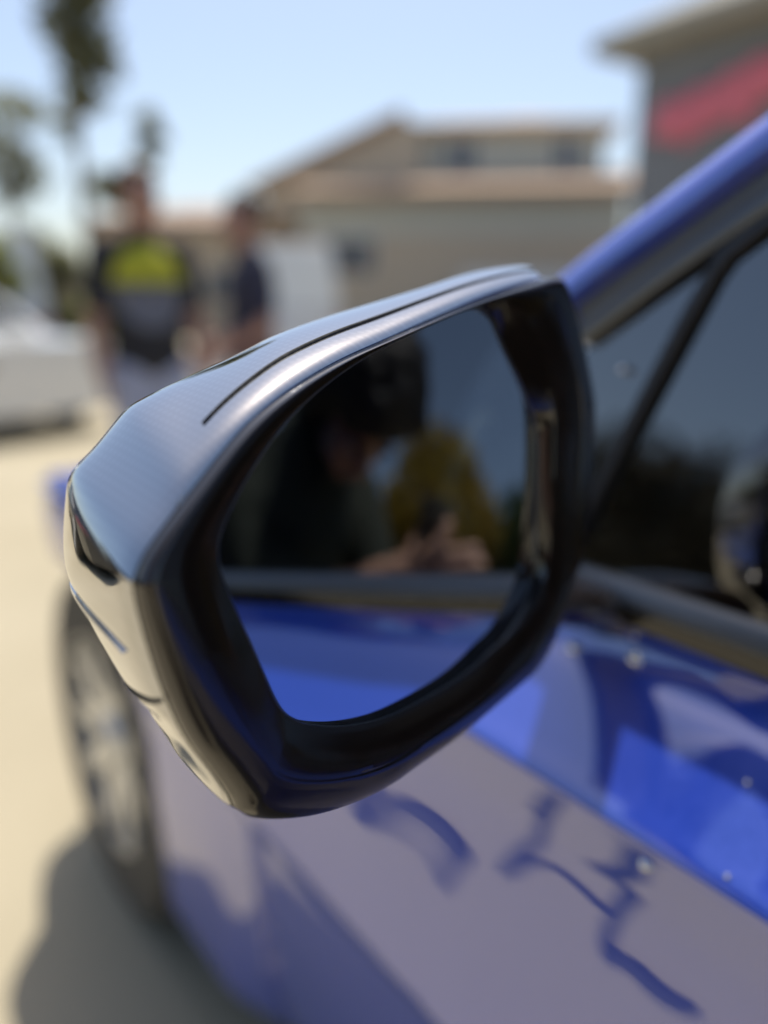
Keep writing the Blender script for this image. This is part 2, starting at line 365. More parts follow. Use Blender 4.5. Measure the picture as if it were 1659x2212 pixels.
# red brush-like strokes mounted on the facade (out of focus in the picture)
sg = empty('wall_sign', (GX - .06, gyf, 0)); tag(sg, 'red sign strokes fixed high on the grey facade', 'sign')
def sp(px, py):
    p = on_plane(px, py, Vector((GX - .1, 0, 0)), Vector((1, 0, 0))); return Vector((p.x - (GX - .06), p.y - gyf, p.z))
for pts, w in (([(1418, 300), (1440, 240), (1470, 255), (1492, 300)], .20), ([(1470, 290), (1500, 215), (1532, 225), (1545, 270)], .19),
               ([(1540, 255), (1560, 195), (1590, 180), (1602, 235), (1590, 260)], .19), ([(1600, 210), (1622, 160), (1650, 150), (1662, 190)], .19),
               ([(1440, 285), (1520, 262), (1600, 220), (1680, 180)], .13), ([(1660, 200), (1690, 130), (1730, 120)], .18)):
    pp = catmull([tuple(sp(*p)) for p in pts], 6)
    v, f = tube_vf(pp, w, 10)
    v = [Vector((x.x * .25, x.y, x.z)) for x in v]
    mesh_obj('stroke', v, f, M['red'], sg, smooth=True)

# ------------------------------------------------------------------ trees and shrubs
def leaves_vf(centres, radii, n, size, squash=.8):
    V, Fc = [], []
    k = len(centres)
    w = np.array([r ** 2 for r in radii]); w = w / w.sum()
    for c in rng.choice(k, n, p=w):
        d = rng.normal(size=3); d /= np.linalg.norm(d) + 1e-9
        rr = radii[c] * (rng.random() ** .45)
        p = np.array(centres[c]) + d * rr * np.array([1, 1, squash])
        a = rng.normal(size=3); a /= np.linalg.norm(a) + 1e-9
        b = np.cross(a, rng.normal(size=3)); b /= np.linalg.norm(b) + 1e-9
        s = size * (.6 + .8 * rng.random())
        o = len(V)
        V += [p - a * s, p + b * s * .45, p + a * s, p - b * s * .45]; Fc.append((o, o + 1, o + 2, o + 3))
    return V, Fc
def plain_mesh(name, V, Fc, m, parent=None):
    me = bpy.data.meshes.new(name); me.from_pydata([tuple(v) for v in V], [], Fc); me.update(); return link(name, me, m, parent)
def tree(name, label, loc, h, blobs, m_leaf, n, leaf, trunk_r=.14, group=None, cat='tree'):
    """blobs: list of (dx, dy, z, r) relative to the base"""
    t = empty(name, (loc[0], loc[1], 0)); tag(t, label, cat, group)
    parts = []
    top = max(b[2] for b in blobs)
    path = [(0, 0, -.05), (.05 * h * .1, .02, h * .25), (-.03, .04, h * .5), (.04, 0, h * .8)]
    parts.append(tube_vf(catmull(path, 4), list(np.linspace(trunk_r, trunk_r * .35, 13)), 9))
    for (dx, dy, z, r) in blobs:
        s = Vector((0, 0, min(h * .62, max(h * .2, z - r * 1.2)))); e = Vector((dx, dy, z))
        mid = (s + e) / 2 + Vector((rng.normal() * .1, rng.normal() * .1, r * .15))
        parts.append(tube_vf(catmull([s, mid, e], 3), list(np.linspace(trunk_r * .4, trunk_r * .08, 7)), 6))
        for q in range(3):
            d = Vector(rng.normal(size=3)).normalized() * r * .8
            parts.append(tube_vf([e, e + d * .6 + Vector((0, 0, .05)), e + d], [trunk_r * .12, trunk_r * .07, trunk_r * .03], 5))
    V, Fc = join_vf(parts); mesh_obj('trunk', V, Fc, M['bark'], t, smooth=True)
    V, Fc = leaves_vf([b[:3] for b in blobs], [b[3] for b in blobs], n, leaf)
    plain_mesh('crown', V, Fc, m_leaf, t)
    return t
def tree_px(name, label, px, dist, discs, m_leaf, n, leaf, **k):
    """discs: picture discs (px, py, r px) the crown clumps fill at that distance"""
    base = ground_xy(px, dist); bl = []
    for (a, b, r) in discs:
        dd = dist + rng.normal() * dist * .02
        q = at(a, b, dd); bl.append((q.x - base.x, q.y - base.y, q.z, r / FPX * dist))
    return tree(name, label, base, max(b[2] for b in bl), bl, m_leaf, n, leaf, **k)
tree_px('eucalyptus_tree', 'tall sparse olive tree rising behind the yellow shirted person', 205, 15.0,
        [(185, 20, 50), (150, 60, 55), (215, 95, 45), (170, 120, 45), (225, 150, 38), (160, 195, 38), (205, 215, 30), (140, 255, 32), (150, 290, 22), (120, 20, 45), (180, -60, 80), (110, -110, 70), (240, -130, 60)],
        M['leaf'], 1350, .13, trunk_r=.12)
tree_px('street_tree', 'small thin grey green tree left of the tall olive tree', 45, 19.0,
        [(30, 230, 40), (75, 240, 34), (10, 300, 34), (50, 350, 42), (25, 400, 46), (80, 395, 30), (-40, 330, 60), (-60, 220, 60)], M['leaf'], 800, .13, trunk_r=.1)
tree_px('young_tree', 'slim bare topped young tree beside the nearer person', 318, 20.0,
        [(318, 260, 24), (335, 290, 24), (308, 320, 22), (330, 345, 20), (255, 420, 40), (225, 400, 34)], M['leaf'], 900, .12, trunk_r=.07)
def shrub_px(label, px, py, dist, r, m, n, leaf, squash=1.):
    b = ground_xy(px, dist); c = at(px, py, dist); t = empty('shrub', (b.x, b.y, 0)); tag(t, label, 'shrub')
    hz_ = c.z; rr = r / FPX * dist
    parts = [tube_vf([(0, 0, 0), (rng.normal() * .1, rng.normal() * .1, hz_)], [.04, .015], 6) for _ in range(5)]
    V, Fc = join_vf(parts); mesh_obj('stem', V, Fc, M['bark'], t)
    V, Fc = leaves_vf([(0, 0, hz_ * .45), (rr * .5, 0, hz_ * .8), (-rr * .5, .1, hz_ * .85), (0, .1, hz_)], [rr * .8, rr * .6, rr * .6, rr * .7], n, leaf)
    plain_mesh('foliage', V, Fc, m, t); return t
shrub_px('bright yellow green shrub at the far left behind white car', -8, 545, 12.5, 60, M['leaf4'], 900, .09)
shrub_px('dull green shrub between white car and the people', 150, 560, 17.0, 50, M['leaf'], 900, .1)
shrub_px('broad olive green shrub mass behind the white vehicles at left', 70, 545, 20.5, 95, M['leaf'], 1500, .14)
shrub_px('light green shrub low beside the white car nose', 222, 640, 12.0, 45, M['leaf4'], 500, .09)
# trees standing on the near side of the street, seen in the car's glass
tree('leafy_tree', 'broad yellow green tree reflected in the side window', (-8.2, -2.9), 4.2,
     [(0, 0, 4.2, .9), (-.5, .3, 3.6, 1.), (.7, -.1, 3.3, .9), (.2, -.7, 3.0, 1.), (.3, .8, 3.0, .9), (-.2, 0, 2.6, 1.)], M['leaf2'], 5200, .13, trunk_r=.16)
tree('bushy_tree', 'dark green bushy tree beside the yellow green tree', (-8.6, -.9), 3.0,
     [(0, 0, 3.2, .8), (.2, .6, 2.9, .8), (0, -.5, 2.7, .8), (.2, 1.2, 2.5, .7), (0, .3, 2.2, .9)], M['leaf3'], 3600, .12, trunk_r=.13)
tree('bushy_tree', 'dark green tree behind the photographer, wider than its neighbour', (-7.6, -5.4), 3.6,
     [(0, 0, 3.6, .9), (.3, -.7, 3.1, 1.), (-.2, .6, 2.8, 1.), (.1, -1.6, 2.7, .9), (0, 0, 2.2, 1.)], M['leaf3'], 4200, .13, trunk_r=.15)
for k, (aa, dd, hh) in enumerate(((-42, 10.5, 3.2), (-50, 9.4, 3.1), (-57, 9.8, 3.3), (-64, 9.2, 3.1), (-72, 9.6, 3.4))):  # row added out of view to darken the side window's reflection
    tree('hedge_tree', 'dark green round headed tree in the row added to darken the side window reflection', (dd * math.sin(R(aa)), dd * math.cos(R(aa))), hh,
         [(0, 0, hh - .3, .8), (.5, .4, hh - .7, .9), (-.5, -.4, hh - .6, .9), (.6, -.3, hh - 1.4, .9), (-.6, .4, hh - 1.5, .9), (0, 0, hh - 1.9, 1.0), (.3, .2, .7, .8), (-.4, -.1, .7, .8)], M['leaf5'], 5200, .085, trunk_r=.11, group='row of dark trees added for the window reflection')
# pale bungalow far beyond those trees
pb = empty('garden_house', (-19, -5.5, 0)); tag(pb, 'pale house beyond the trees opposite the car', 'house')
wall_box('wall', -4, 4, -7, 7, 0, 4.4, M['trimwhite'], pb)
hip = hip_roof('roof', -4, 4, -7, 7, 4.6, 1.0, .5, M['fascia'], pb, ridge_in=3.4)
for wy in (-4, 0, 4): window(pb, (4.04, wy, 2.2), 1.5, 1.3, (0, 1, 0))

# ------------------------------------------------------------------ cars
def wheel(parent, c, r=.33, w=.22, spokes=7, side=-1):
    """axle along x; side = -1: outer face towards -x"""
    wv = []; prof = [(-w / 2, r * .62), (-w / 2, r * .93), (-w / 2 + .03, r), (w / 2 - .03, r), (w / 2, r * .93), (w / 2, r * .62)]
    seg = 40
    for (x, rr) in prof:
        for j in range(seg):
            a = 2 * math.pi * j / seg; wv.append((x, rr * math.cos(a), rr * math.sin(a)))
    we = empty('wheel', c); we.parent = parent
    ty = mesh_obj('tyre', wv, grid_faces(len(prof), seg, closed=True), M['tyre'], we, smooth=True, auto=40)
    parts = []
    rim = []
    for (x, rr) in ((side * w * .5, r * .645), (side * w * .46, r * .60), (-side * w * .4, r * .58)):
        for j in range(seg):
            a = 2 * math.pi * j / seg; rim.append((x, rr * math.cos(a), rr * math.sin(a)))
    parts.append((rim, grid_faces(3, seg, closed=True)))
    for s in range(spokes):
        a = 2 * math.pi * s / spokes; ca, sa = math.cos(a), math.sin(a)
        q = []
        for (rr, hw, x) in ((.03, .03, side * w * .38), (r * .61, .022, side * w * .47)):
            for dx in (0, -side * .03):
                for h_ in (-hw, hw): q.append((x + dx, rr * ca - h_ * sa, rr * sa + h_ * ca))
        parts.append((q, [(0, 1, 5, 4), (2, 3, 7, 6), (0, 2, 6, 4), (1, 3, 7, 5), (0, 1, 3, 2), (4, 5, 7, 6)]))
    v, f = ellipsoid_vf((side * w * .40, 0, 0), (.02, .05, .05), nu=14, nv=8); parts.append((v, f))
    dv = [(side * w * .05, r * .55 * math.cos(2 * math.pi * j / seg), r * .55 * math.sin(2 * math.pi * j / seg)) for j in range(seg)]
    V, Fc = join_vf(parts); mesh_obj('rim', V, Fc, M['alloy'], we, smooth=True, auto=35)
    mesh_obj('brake_disc', dv, [tuple(range(seg))], M['satin'], we)
    return we
def simple_car(name, label, loc, rz, L=4.5, W=1.8, hgt=1.45, van=False, group=None, paint='white'):
    """a far parked car; length along local x"""
    c = empty(name, (loc[0], loc[1], 0), rz); tag(c, label, 'van' if van else 'car', group)
    h2 = .92 if not van else 1.1
    if van: prof = [(-L / 2, .45, h2 * .9), (-L / 2 + .02, .4, hgt), (L / 2 - 1.5, .4, hgt), (L / 2 - .75, .4, h2 + .08), (L / 2, .42, h2 - .15)]
    st = []
    ys = 15
    def sect(x):
        u = (x + L / 2) / L
        hood = h2 - .10 * max(0, (u - .72) / .28) ** 1.5 - .06 * max(0, (.12 - u) / .12)
        wid = W / 2 * (1 - .12 * abs(2 * u - 1) ** 4)
        return hood, wid
    V = []
    nx = 25
    for i in range(nx):
        x = -L / 2 + L * i / (nx - 1); hd, wd = sect(x)
        e = .0 if 0 < i < nx - 1 else .12
        ring = [(-wd * .9, .22), (-wd, .38 + e), (-wd, hd * .78), (-wd * .93, hd), (-wd * .5, hd + .03), (wd * .5, hd + .03), (wd * .93, hd), (wd, hd * .78), (wd, .38 + e), (wd * .9, .22)]
        for (y, z) in ring: V.append((x, y, z))
    Fc = grid_faces(nx, 10, closed=True) + [tuple(range(10)), tuple(range((nx - 1) * 10, nx * 10))]
    mesh_obj('body', V, Fc, M[paint], c, smooth=True, auto=40)
    if van: cab = [(-L / 2 + .06, -L / 2 + .12), (L / 2 - .85, L / 2 - 1.65)]
    else: cab = [(-L / 2 + .25, -L / 2 + 1.0), (L / 2 - 1.05, L / 2 - 2.0)]
    (b0, t0), (b1, t1) = cab
    wb, wt = W / 2 * .90, W / 2 * .74
    V = [(b0, -wb, h2), (b1, -wb, h2), (b1, wb, h2), (b0, wb, h2), (t0, -wt, hgt), (t1, -wt, hgt), (t1, wt, hgt), (t0, wt, hgt)]
    mesh_obj('cabin', V, [(0, 1, 5, 4), (1, 2, 6, 5), (2, 3, 7, 6), (3, 0, 4, 7), (4, 5, 6, 7)], M[paint], c, bevel=.05)
    def quad(a, b, cc, d, u0, u1, v0, v1):
        a, b, cc, d = map(Vector, (a, b, cc, d))
        f = lambda u, v: (a * (1 - u) + b * u) * (1 - v) + (d * (1 - u) + cc * u) * v
        return [f(u0, v0), f(u1, v0), f(u1, v1), f(u0, v1)]
    for (i0, i1, i2, i3) in ((0, 1, 5, 4), (2, 3, 7, 6)):
        nrm = (0, -1 if i0 == 0 else 1, .25)
        for (u0, u1) in (((.08, .48), (.52, .92)) if not van else ((.70, .94),)):
            prism('side_window', quad(V[i0], V[i1], V[i2], V[i3], u0, u1, .12, .86) if i0 == 0 else quad(V[i0], V[i1], V[i2], V[i3], 1 - u1, 1 - u0, .12, .86), .012, nrm, M['carglass'], c)
    prism('windscreen', quad(V[1], V[2], V[6], V[5], .07, .93, .08, .9), .012, (1, 0, .8), M['carglass'], c)
    if not van: prism('rear_window', quad(V[3], V[0], V[4], V[7], .1, .9, .2, .88), .012, (-1, 0, .6), M['carglass'], c)
    for sx in (-1, 1):
        for sy in (-1, 1):
            w_ = wheel(c, (sx * L * .30, sy * (W / 2 - .1), .33), side=-1, spokes=5)
            w_.rotation_euler = (0, 0, R(90) if sy < 0 else R(-90))
    for sy in (-1, 1):
        box('headlight', (L / 2 - .06, sy * W * .36, h2 * .72), (.12, .36, .14), M['lens'], c, bevel=.02)
        box('tail_light', (-L / 2 + .05, sy * W * .38, h2 * .78), (.1, .3, .16), M['red'], c, bevel=.02)
    return c
p = ground_xy(40, 9.4); simple_car('parked_car', 'white parked car at the left edge, nearest of the white vehicles', (p.x - 1.0, p.y + .4), R(-68), L=4.4, hgt=1.42)
p = ground_xy(634, 16.6); simple_car('parked_van', 'white parked van seen past the dark clothed person', (p.x, p.y), R(62), L=4.6, W=1.7, hgt=2.2, van=True)
p = ground_xy(30, 16.5); simple_car('parked_van', 'white parked van far behind the left white car', (p.x - .3, p.y), R(78), L=4.8, W=1.85, hgt=2.3, van=True)

simple_car('parked_car', 'dark grey car added out of view at left for a dark reflection in the wing mirror shell', (-2.0, 5.6), R(92), paint='darkpaint')  # added out of view so the shell's lower facet reflects something dark
# ------------------------------------------------------------------ the blue car
T = R(13.286); X0 = .4192; ZB = H - .427 * X0              # belt line of the side window
SN = Vector((-math.cos(T), 0, math.sin(T)))               # outward window normal
WP = Vector((X0, 0, ZB))
car = empty('parked_car', (1.33, .2, 0)); tag(car, 'metallic blue car in the foreground with black wing mirror', 'car')
car_off = -Vector((1.33, .2, 0))
def cpart(o):                              # geometry is given in world places; hang it on the car
    o.location = Vector(o.location) + car_off; return o
CXM = 1.33                                                # centre plane of the car
# body side profile: (x, z) from the moulding down to the sill
xl3 = .335
PROF = [(.4165, 0), (.4150, -.0050), (.4105, -.0160), (.4050, -.0240), (.3930, -.0330), (.3700, -.0530), (.3500, -.0700), (.3385, -.0790), (xl3, -.0840),
        (.3352, -.0890), (.3385, -.1020), (.3460, -.1350), (.3495, -.1750), (.3500, -.2200), (.3480, -.2700), (.3430, -.3150), (.3375, -.3480), (.3350, -.3600), (.3385, -.3740), (.3415, -.4100), (.3470, -.4800), (.3550, -.5600), (.3680, -.6500), (.3900, -.7150)]
z_l2 = H - .497 * .4165
PROF = [(PROF[0][0], z_l2)] + [(x, z_l2 + dz) for x, dz in PROF[1:]]
# make the crease exactly on its line of sight ratio
PROF = [(x, z + (H - .860 * xl3 - (z_l2 - .0840)) * min(1, (z_l2 - z) / .084)) for x, z in PROF]
pc = catmull(PROF, 3)
def flank_dx(y):                                          # plan curvature of the flank
    d = .0
    if y > .5: d -= .012 * math.sin(min(1., (y - .5) / .75) * math.pi / 2) ** 2
    if y > 1.55: d += .50 * ((y - 1.55) / .40) ** 2
    if y < -1.2: d += .05 * ((-y - 1.2)) ** 2
    return d
WHEELS = ((1.43, .355), (-1.55, .355))
def flank_panel(name, y0, y1, ny, parent, top_extra=None, mirror=False, zlo=None):
    ys = np.linspace(y0, y1, ny)
    z_low = min(p[1] for p in pc)
    prof = [tuple(p) for p in pc]
    if top_extra: prof = top_extra + prof
    V = []
    for y in ys:
        drop = .15 * max(0, (y - .55) / 1.1) ** 1.5
        for i, (x, z) in enumerate(prof):
            k_ = max(0., min(1., (y - .70) / .16)); k_ = k_ * k_ * (3 - 2 * k_)
            if z < .70: x = x + (min(x, .338 + .05 * max(0, .45 - z)) - x) * k_
            xx = x + flank_dx(y); zz = z - drop * max(0, min(1, (z - .6) / .4))
            for (wy, wr) in WHEELS:                        # squeeze the lower flank up to the wheel arch
                R_ = .385; dd = abs(y - wy)
                if dd < R_ and zz < .86:
                    az = .34 + math.sqrt(R_ * R_ - dd * dd); az = max(az, z_low)
                    zz = az + (zz - z_low) / (.86 - z_low) * (.86 - az)
            V.append((xx if not mirror else 2 * CXM - xx, y, zz))
    o = mesh_obj(name, V, grid_faces(ny, len(prof)), M['paint'], parent, smooth=True, auto=50, solid=.02)
    return cpart(o)
hood_edge = [(.62, ZB + .035), (.52, ZB + .028), (.46, ZB + .012), (.43, z_l2 + .010)]
door = flank_panel('front_door', -.72, .735, 40, car)
flank_panel('rear_door', -1.42, -.726, 24, car)
flank_panel('fender', .741, 1.97, 180, car, top_extra=[(.50, z_l2 + .022), (.455, z_l2 + .018), (.432, z_l2 + .010)])
flank_panel('rear_quarter', -2.75, -1.426, 50, car)
flank_panel('front_door', -.72, .735, 12, car, mirror=True)
flank_panel('rear_door', -1.42, -.726, 12, car, mirror=True)
flank_panel('fender', .741, 1.97, 60, car, mirror=True, top_extra=[(.50, z_l2 + .022), (.455, z_l2 + .018), (.432, z_l2 + .010)])
flank_panel('rear_quarter', -2.75, -1.426, 30, car, mirror=True)
cpart(mesh_obj('cowl', [(x, y, z) for y in (.46, .60, .738) for x, z in ((.62, z_l2 + .03), (.50, z_l2 + .022), (.455, z_l2 + .018), (.432, z_l2 + .010), (.4170, z_l2))], grid_faces(3, 5), M['paint'], car, smooth=True, solid=.01))
# hood, nose, boot and roof skins as lofted sheets across the car
def skin(name, rows, m, solid=.02, parent=None, auto=40):
    nc = len(rows[0]); V = [p for r in rows for p in r]
    return cpart(mesh_obj(name, V, grid_faces(len(rows), nc), m, parent or car, smooth=True, auto=auto, solid=solid))
def across(y, xe, z, crown, n=13, curve=0):
    out = []
    for i in range(n):
        u = -1 + 2 * i / (n - 1); x = CXM + u * (CXM - xe)
        out.append((x, y - curve * u * u, z + crown * (1 - u * u)))
    return out
def hood_x(y): return .505 + flank_dx(y)
rows = [across(y, hood_x(y), z_l2 + .018 - .15 * max(0, (y - .55) / 1.1) ** 1.5 - .10 * max(0, (y - 1.5) / .53) ** 2, .035) for y in np.linspace(.62, 1.95, 12)]
skin('hood', rows, M['paint'])
rows = [across(1.97, hood_x(1.95), .76, .02), across(2.15, .95, .70, .0, curve=.2), across(2.19, .95, .52, .0, curve=.22), across(2.17, .95, .30, .0, curve=.22), across(2.09, 1.0, .2, 0, curve=.2)]
skin('front_bumper', rows, M['paint'])
rows = [across(-2.75, .50, z_l2 - .02, .03), across(-2.82, .55, .8, 0, curve=-.15), across(-2.84, .55, .45, 0, curve=-.15), across(-2.76, .6, .25, 0, curve=-.1)]
skin('rear_bumper', rows, M['paint'])
ztop = H + .37
roof_rows = [across(y, .555, ztop - .06 * ((y + .75) / .7) ** 2 * .8, .045) for y in np.linspace(-1.45, -.12, 9)]
skin('roof', roof_rows, M['paint'])
# windscreen and rear window
skin('windscreen', [across(.66, .60, ZB + .015, .02, curve=.16), across(.28, .57, H + .17, .03, curve=.10), across(-.10, .57, ztop - .045, .04, curve=.02)], M['clear'], solid=.004)
skin('rear_window', [across(-1.46, .57, ztop - .05, .04), across(-1.9, .60, H + .15, .03), across(-2.3, .62, ZB + .02, .02)], M['glass'], solid=.004)
skin('boot_lid', [across(-2.31, .52, z_l2 + .02, .03), across(-2.74, .52, z_l2 - .01, .03)], M['paint'])

def win(px, py, off=0.):                                  # picture point -> window plane (off = outward metres)
    return on_plane(px, py, WP + SN * off, SN)
def wpt(y, v): return Vector((X0, y, ZB)) + Vector((math.sin(T), 0, math.cos(T))) * v   # window plane, v up along the glass
def wv(P): return ((P - WP).dot(Vector((math.sin(T), 0, math.cos(T)))))
bar_a, bar_b = win(1390, 868), win(1563, 560)
# side glass: everything between belt and roof rail
def glass_sheet(name, pts, off, mirror=False, m=None):
    q = [p + SN * off for p in pts]
    if mirror: q = [Vector((2 * CXM - p.x, p.y, p.z)) for p in q]
    n = SN if not mirror else Vector((-SN.x, 0, SN.z))
    return cpart(prism(name, q, .004, -n, m or M['glass'], car))
yb = .352 - .03 * 0
ba = bar_a; bb = bar_b
slope = (bb.y - ba.y) / (wv(bb) - wv(ba))
y_at0 = ba.y - slope * wv(ba)
top_slope = -1.38                                           # dy per dv along the pillar
vtop = .40
y_top = bb.y + top_slope * (vtop - wv(bb)) * .9
for mir in (False, True):
    glass_sheet('door_glass', [wpt(y_at0 - .006, -.03), wpt(bb.y - .006, wv(bb) - .004), wpt(bb.y - .16, wv(bb) + .115), wpt(-.02, .33), wpt(-.30, vtop), wpt(-.70, vtop), wpt(-.70, -.03)], -.004, mir)
    glass_sheet('rear_glass', [wpt(-.75, -.03), wpt(-.75, vtop), wpt(-1.15, vtop - .03), wpt(-1.50, .22), wpt(-1.62, -.03)], -.004, mir)
# slim black bar between the quarter light and the door glass, and the frame above the glass
def strip_px(name, pts, w, thick, m, off=.004):
    P = [win(*p) if isinstance(p, tuple) else p for p in pts]
    up = Vector((math.sin(T), 0, math.cos(T))); V = []
    for i, p in enumerate(P):
        t = (P[min(i + 1, len(P) - 1)] - P[max(i - 1, 0)]).normalized(); s = t.cross(SN).normalized()
        ww = w[i] if hasattr(w, '__len__') else w
        for a, b in ((-1, off - thick), (-1, off - .002), (-.7, off), (.7, off), (1, off - .002), (1, off - thick)): V.append(p + s * a * ww / 2 + SN * b)
    k = 6; Fc = grid_faces(len(P), k, closed=True) + [tuple(range(k)), tuple(range((len(P) - 1) * k, len(P) * k))]
    return cpart(mesh_obj(name, V, Fc, m, car, smooth=True, auto=40))
strip_px('window_divider', [wpt(y_at0, -.02), (1390, 868), (1475, 705), (1552, 572)], .009, .02, M['satin'])
up = Vector((math.sin(T), 0, math.cos(T)))
strip_px('window_frame', [(1552, 578), (1566, 552), (1590, 533), (1659, 478), wpt(bb.y - .16, wv(bb) + .118), wpt(-.02, .335), wpt(-.30, vtop + .004), wpt(-.72, vtop + .004)], .010, .02, M['satin'])
# quarter light ahead of the bar
q_t = win(1545, 555); 
glass_sheet('quarter_glass', [wpt(y_at0 + .004, -.03), ba + (bb - ba) * .97 + Vector((0, .006, 0)), win(1245, 760) , wpt(win(1245, 760).y + .06, -.03)], -.004)
# A-pillar outer skin in body colour, with glossy strips under it
def sweep(name, path, prof_fn, m, auto=45, closed=True):
    V = []; k = None
    for i, p in enumerate(path):
        t = (path[min(i + 1, len(path) - 1)] - path[max(i - 1, 0)]).normalized()
        s = t.cross(SN).normalized()                       # across the strip, in the window plane
        if s.z < 0: s = -s
        pr = prof_fn(i / (len(path) - 1)); k = len(pr)
        for a, b in pr: V.append(p + s * a + SN * b)
    Fc = grid_faces(len(path), k, closed=True) + [tuple(range(k)), tuple(range((len(path) - 1) * k, len(path) * k))]
    return cpart(mesh_obj(name, V, Fc, m, car, smooth=True, auto=auto))
def pil(px, py, off=.018): return win(px, py, off)
pa = [pil(1100, 715), pil(1225, 596), pil(1440, 430), pil(1659, 262), pil(1900, 90)]
end = wpt(-.10, .385) + SN * .012
pa = [wpt(.62, -.01) + SN * .0] + pa + [end, wpt(-.45, .415) + SN * .012, wpt(-1.0, .415) + SN * .012]
pa = [Vector(p) for p in catmull(pa, 5)]
if (pa[1] - pa[0]).cross(SN).z > 0: sgn = 1
else: sgn = -1
W_ = .0185
sweep('a_pillar', pa, lambda u: [(-W_, -.03), (-W_, -.003), (-W_ * .85, .002), (-W_ * .5, .003), (-W_ * .1, .001), (W_ * .3, -.004), (W_ * .7, -.012), (W_, -.024), (W_ * 1.1, -.04)], M['paint'])
# gloss strips between pillar and glass
for off_px, wdt, m_ in ((60, .018, M['belt']), (105, .016, M['belt'])):
    pb_ = [win(1250, 640 + off_px - 25, .006), win(1440, 490 + off_px - 18, .006), win(1659, 330 + off_px - 12, .006), win(1900, 165 + off_px - 10, .006)]
    pb_ = [Vector(p) for p in catmull(pb_, 5)]
    w2 = wdt / 2
    sweep('window_moulding', pb_, lambda u: [(-w2, -.02), (-w2, -.001), (-w2 * .7, .001), (w2 * .7, .001), (w2, -.001), (w2, -.02)], m_)
# belt: satin strip above, gloss black strip below
def long_strip(name, prof, y0, y1, m, n=24, mirror=False):
    V = []
    for y in np.linspace(y0, y1, n):
        for (x, z) in prof: V.append((x if not mirror else 2 * CXM - x, y, z))
    k = len(prof); Fc = grid_faces(n, k, closed=True) + [tuple(range(k)), tuple(range((n - 1) * k, n * k))]
    return cpart(mesh_obj(name, V, Fc, m, car, smooth=True, auto=35))
for mir in (False, True):
    long_strip('belt_strip', [(X0 + .012, ZB + .004), (X0 + .003, ZB + .0025), (X0 - .0015, ZB - .001), (X0 - .0065, ZB - .0105), (X0 - .007, ZB - .0130), (X0 + .01, ZB - .0135)], -1.6, .50, M['belt'], mirror=mir)
    long_strip('belt_moulding', [(X0 + .008, ZB - .0137), (X0 - .0035, ZB - .0140), (X0 - .0045, ZB - .020), (X0 - .0035, z_l2 + .0015), (X0 + .012, z_l2 + .001)], -1.6, .50, M['gloss'], mirror=mir)
# door handle
hn = cpart(tube('door_handle', catmull([(.352, -.46, z_l2 - .12), (.318, -.50, z_l2 - .122), (.314, -.57, z_l2 - .122), (.320, -.63, z_l2 - .122), (.352, -.66, z_l2 - .12)], 5), .011, M['paint'], car, 10))
# rocker, floor and inside
cpart(box('sill', (.455, -.35, .24), (.06, 2.05, .12), M['satin'], car, bevel=.02))
cpart(box('floor_pan', (CXM, -.4, .26), (1.62, 3.0, .06), M['dark'], car))
cpart(box('bulkhead', (CXM, .66, .60), (1.55, .06, .62), M['dark'], car))
def trim_panel(mirror=False):
    V = [(X0 + .03, .6, ZB - .004), (X0 + .03, -2.2, ZB - .004), (X0 + .075, -2.2, ZB - .02), (X0 + .075, .6, ZB - .02), (X0 + .09, .6, .3), (X0 + .09, -2.2, .3)]
    if mirror: V = [(2 * CXM - x, y, z) for x, y, z in V]
    return cpart(mesh_obj('door_trim', V, [(0, 1, 2, 3), (3, 2, 5, 4)], M['dark'], car, solid=.006))
trim_panel(); trim_panel(True)
ds = [across(.68, .60, ZB - .01, .0, n=11), across(.44, .56, ZB + .005, .03, n=11), across(.27, .56, ZB - .005, .03, n=11), across(.22, .56, ZB - .06, .02, n=11), across(.26, .56, ZB - .30, .0, n=11), across(.3, .56, ZB - .45, .0, n=11)]
skin('dashboard', ds, M['dark'])
ih = ellipsoid_vf((.86, .30, ZB + .035), (.20, .13, .055), nu=20, nv=10); cpart(mesh_obj('instrument_hood', *ih, M['dark'], car, smooth=True))
# steering wheel
sw = empty('steering_wheel', (.88, .04, ZB - .07)); sw.parent = car; cpart(sw); sw.rotation_euler = (R(65), 0, 0)
ring = [(.185 * math.cos(a), .185 * math.sin(a), 0) for a in np.linspace(0, 2 * math.pi, 41)[:-1]]
vr = []
for i in range(40):
    a = 2 * math.pi * i / 40; c0 = Vector((math.cos(a), math.sin(a), 0))
    for j in range(8):
        b = 2 * math.pi * j / 8; vr.append(c0 * (.185 + .015 * math.cos(b)) + Vector((0, 0, .015 * math.sin(b))))
mesh_obj('wheel_rim', vr, [(i * 8 + j, ((i + 1) % 40) * 8 + j, ((i + 1) % 40) * 8 + (j + 1) % 8, i * 8 + (j + 1) % 8) for i in range(40) for j in range(8)], M['cloth'], sw, smooth=True)
hv = ellipsoid_vf((0, 0, .0), (.075, .06, .03), nu=16, nv=8); mesh_obj('hub', *hv, M['cloth'], sw, smooth=True)
for a in (0, math.pi, -math.pi / 2):
    tube('spoke', [(.05 * math.cos(a), .05 * math.sin(a), 0), (.18 * math.cos(a), .18 * math.sin(a), 0)], .014, M['cloth'], sw, 8)
